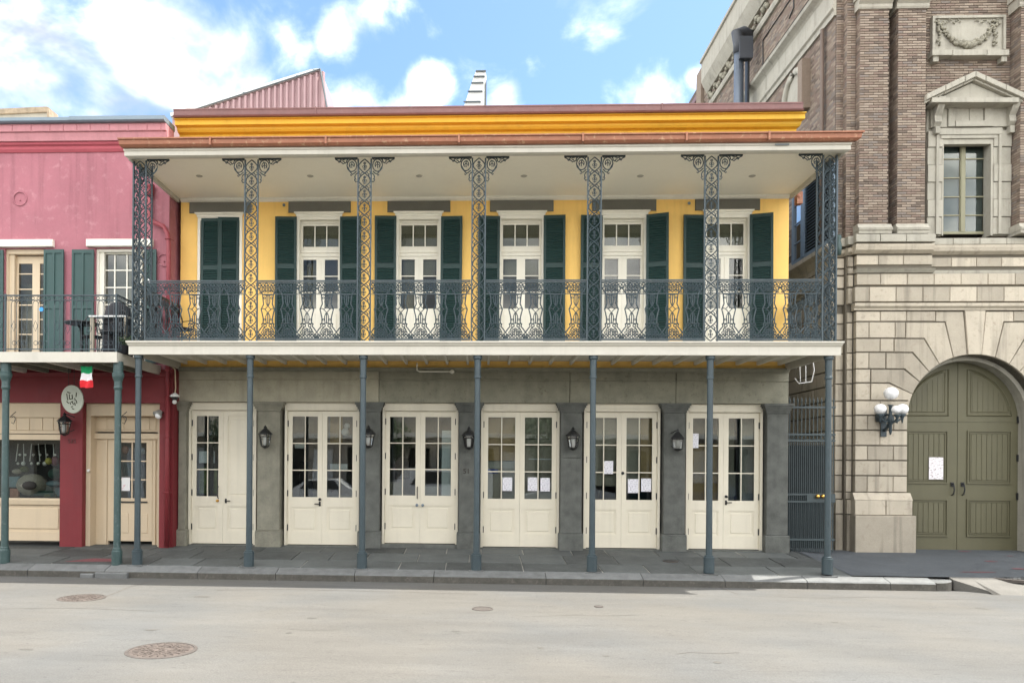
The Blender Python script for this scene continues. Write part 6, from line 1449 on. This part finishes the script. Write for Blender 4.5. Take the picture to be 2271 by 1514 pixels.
def mirrored_car(x, m, label, van=False):
    r_ = root('parked_car', label, 'car', (x, -19.2, -.30), 'cars parked across the street'); q = MB()
    if van: prof = [(-2.5, .3), (-2.5, 1.0), (-2.3, 1.15), (-1.5, 1.95), (2.3, 2.0), (2.5, 1.7), (2.5, .3)]
    else: prof = [(-2.2, .3), (-2.2, .72), (-1.2, .95), (-.55, 1.42), (.85, 1.44), (1.5, 1.02), (2.2, .92), (2.2, .3)]
    q.prism(prof, -.85, .85, 0, .05); q.build('body', m, r_)
    q = MB(); zt_ = 1.38 if not van else 1.85; zl_ = .98 if not van else 1.25; a, c = ((-.85, 1.1) if not van else (-1.3, 2.1))
    q.prism([(a, zl_), (c, zl_), (c-.3, zt_), (a+.35, zt_)], .845, .86); q.build('side_glass', M_black, r_)
    for wx_ in (-1.4, 1.4): q = MB(); q.tube([(wx_, -.86, .33), (wx_, .88, .33)], .33, 16); q.build('wheel', M_black, r_)
M_carw = mat('white_car_paint', (.75, .75, .74), .3, .03); M_cars = mat('silver_car_paint', (.35, .37, .39), .3, .03); M_carb = mat('dark_blue_car_paint', (.03, .05, .10), .3, .03)
mirrored_car(-7.5, M_carw, 'white parked car, seen only mirrored in the leftmost panes'); mirrored_car(-1.8, M_carw, 'white parked van, seen only mirrored in the middle panes', True)
mirrored_car(4.2, M_cars, 'silver parked car, seen only mirrored in the right doors'); mirrored_car(10.5, M_carb, 'dark blue parked car, seen only mirrored at the far right')
def mirrored_tree(x, y, h, label):
    r_ = root('street_tree', label, 'tree', (x, y, -.3), 'trees across the street'); q = MB(); q.tube([(0, 0, 0), (.05, 0, h*.35), (-.05, 0, h*.6), (.1, 0, h*.85)], [.14, .11, .08, .03], 8, smooth=True)
    for a in range(5): q.tube([(0, 0, h*.45), (.5*math.cos(a*1.3), .5*math.sin(a*1.3), h*.7), (.9*math.cos(a*1.3), .9*math.sin(a*1.3), h*.85)], [.06, .04, .015], 5)
    q.build('trunk', M_cover2, r_); q = MB(); g = random.Random(int(x*10))
    for k in range(1500):
        u = Vector((g.gauss(0, 1), g.gauss(0, 1), g.gauss(0, 1))).normalized()*g.uniform(.4, 1.0); c = Vector((u.x*1.5, u.y*1.2, h*.78+u.z*1.1)); a = Vector((g.uniform(-1, 1), g.uniform(-1, 1), g.uniform(-1, 1))).normalized()*.10; w_ = a.cross(Vector((g.uniform(-1, 1), g.uniform(-1, 1), g.uniform(-1, 1)))).normalized()*.05
        q.quad(c-a, c-w_, c+a, c+w_)
    q.build('crown', mat('tree_leaves', (.05, .085, .03), .6, .4, 5, 0), r_)
mirrored_tree(-11.8, -19.6, 4.6, 'leafy street tree, seen only mirrored in the shop window'); mirrored_tree(3.2, -20.0, 4.8, 'leafy street tree, seen only mirrored in the upper right panes'); mirrored_tree(-4.6, -19.9, 4.3, 'leafy street tree, seen only mirrored in the second door')
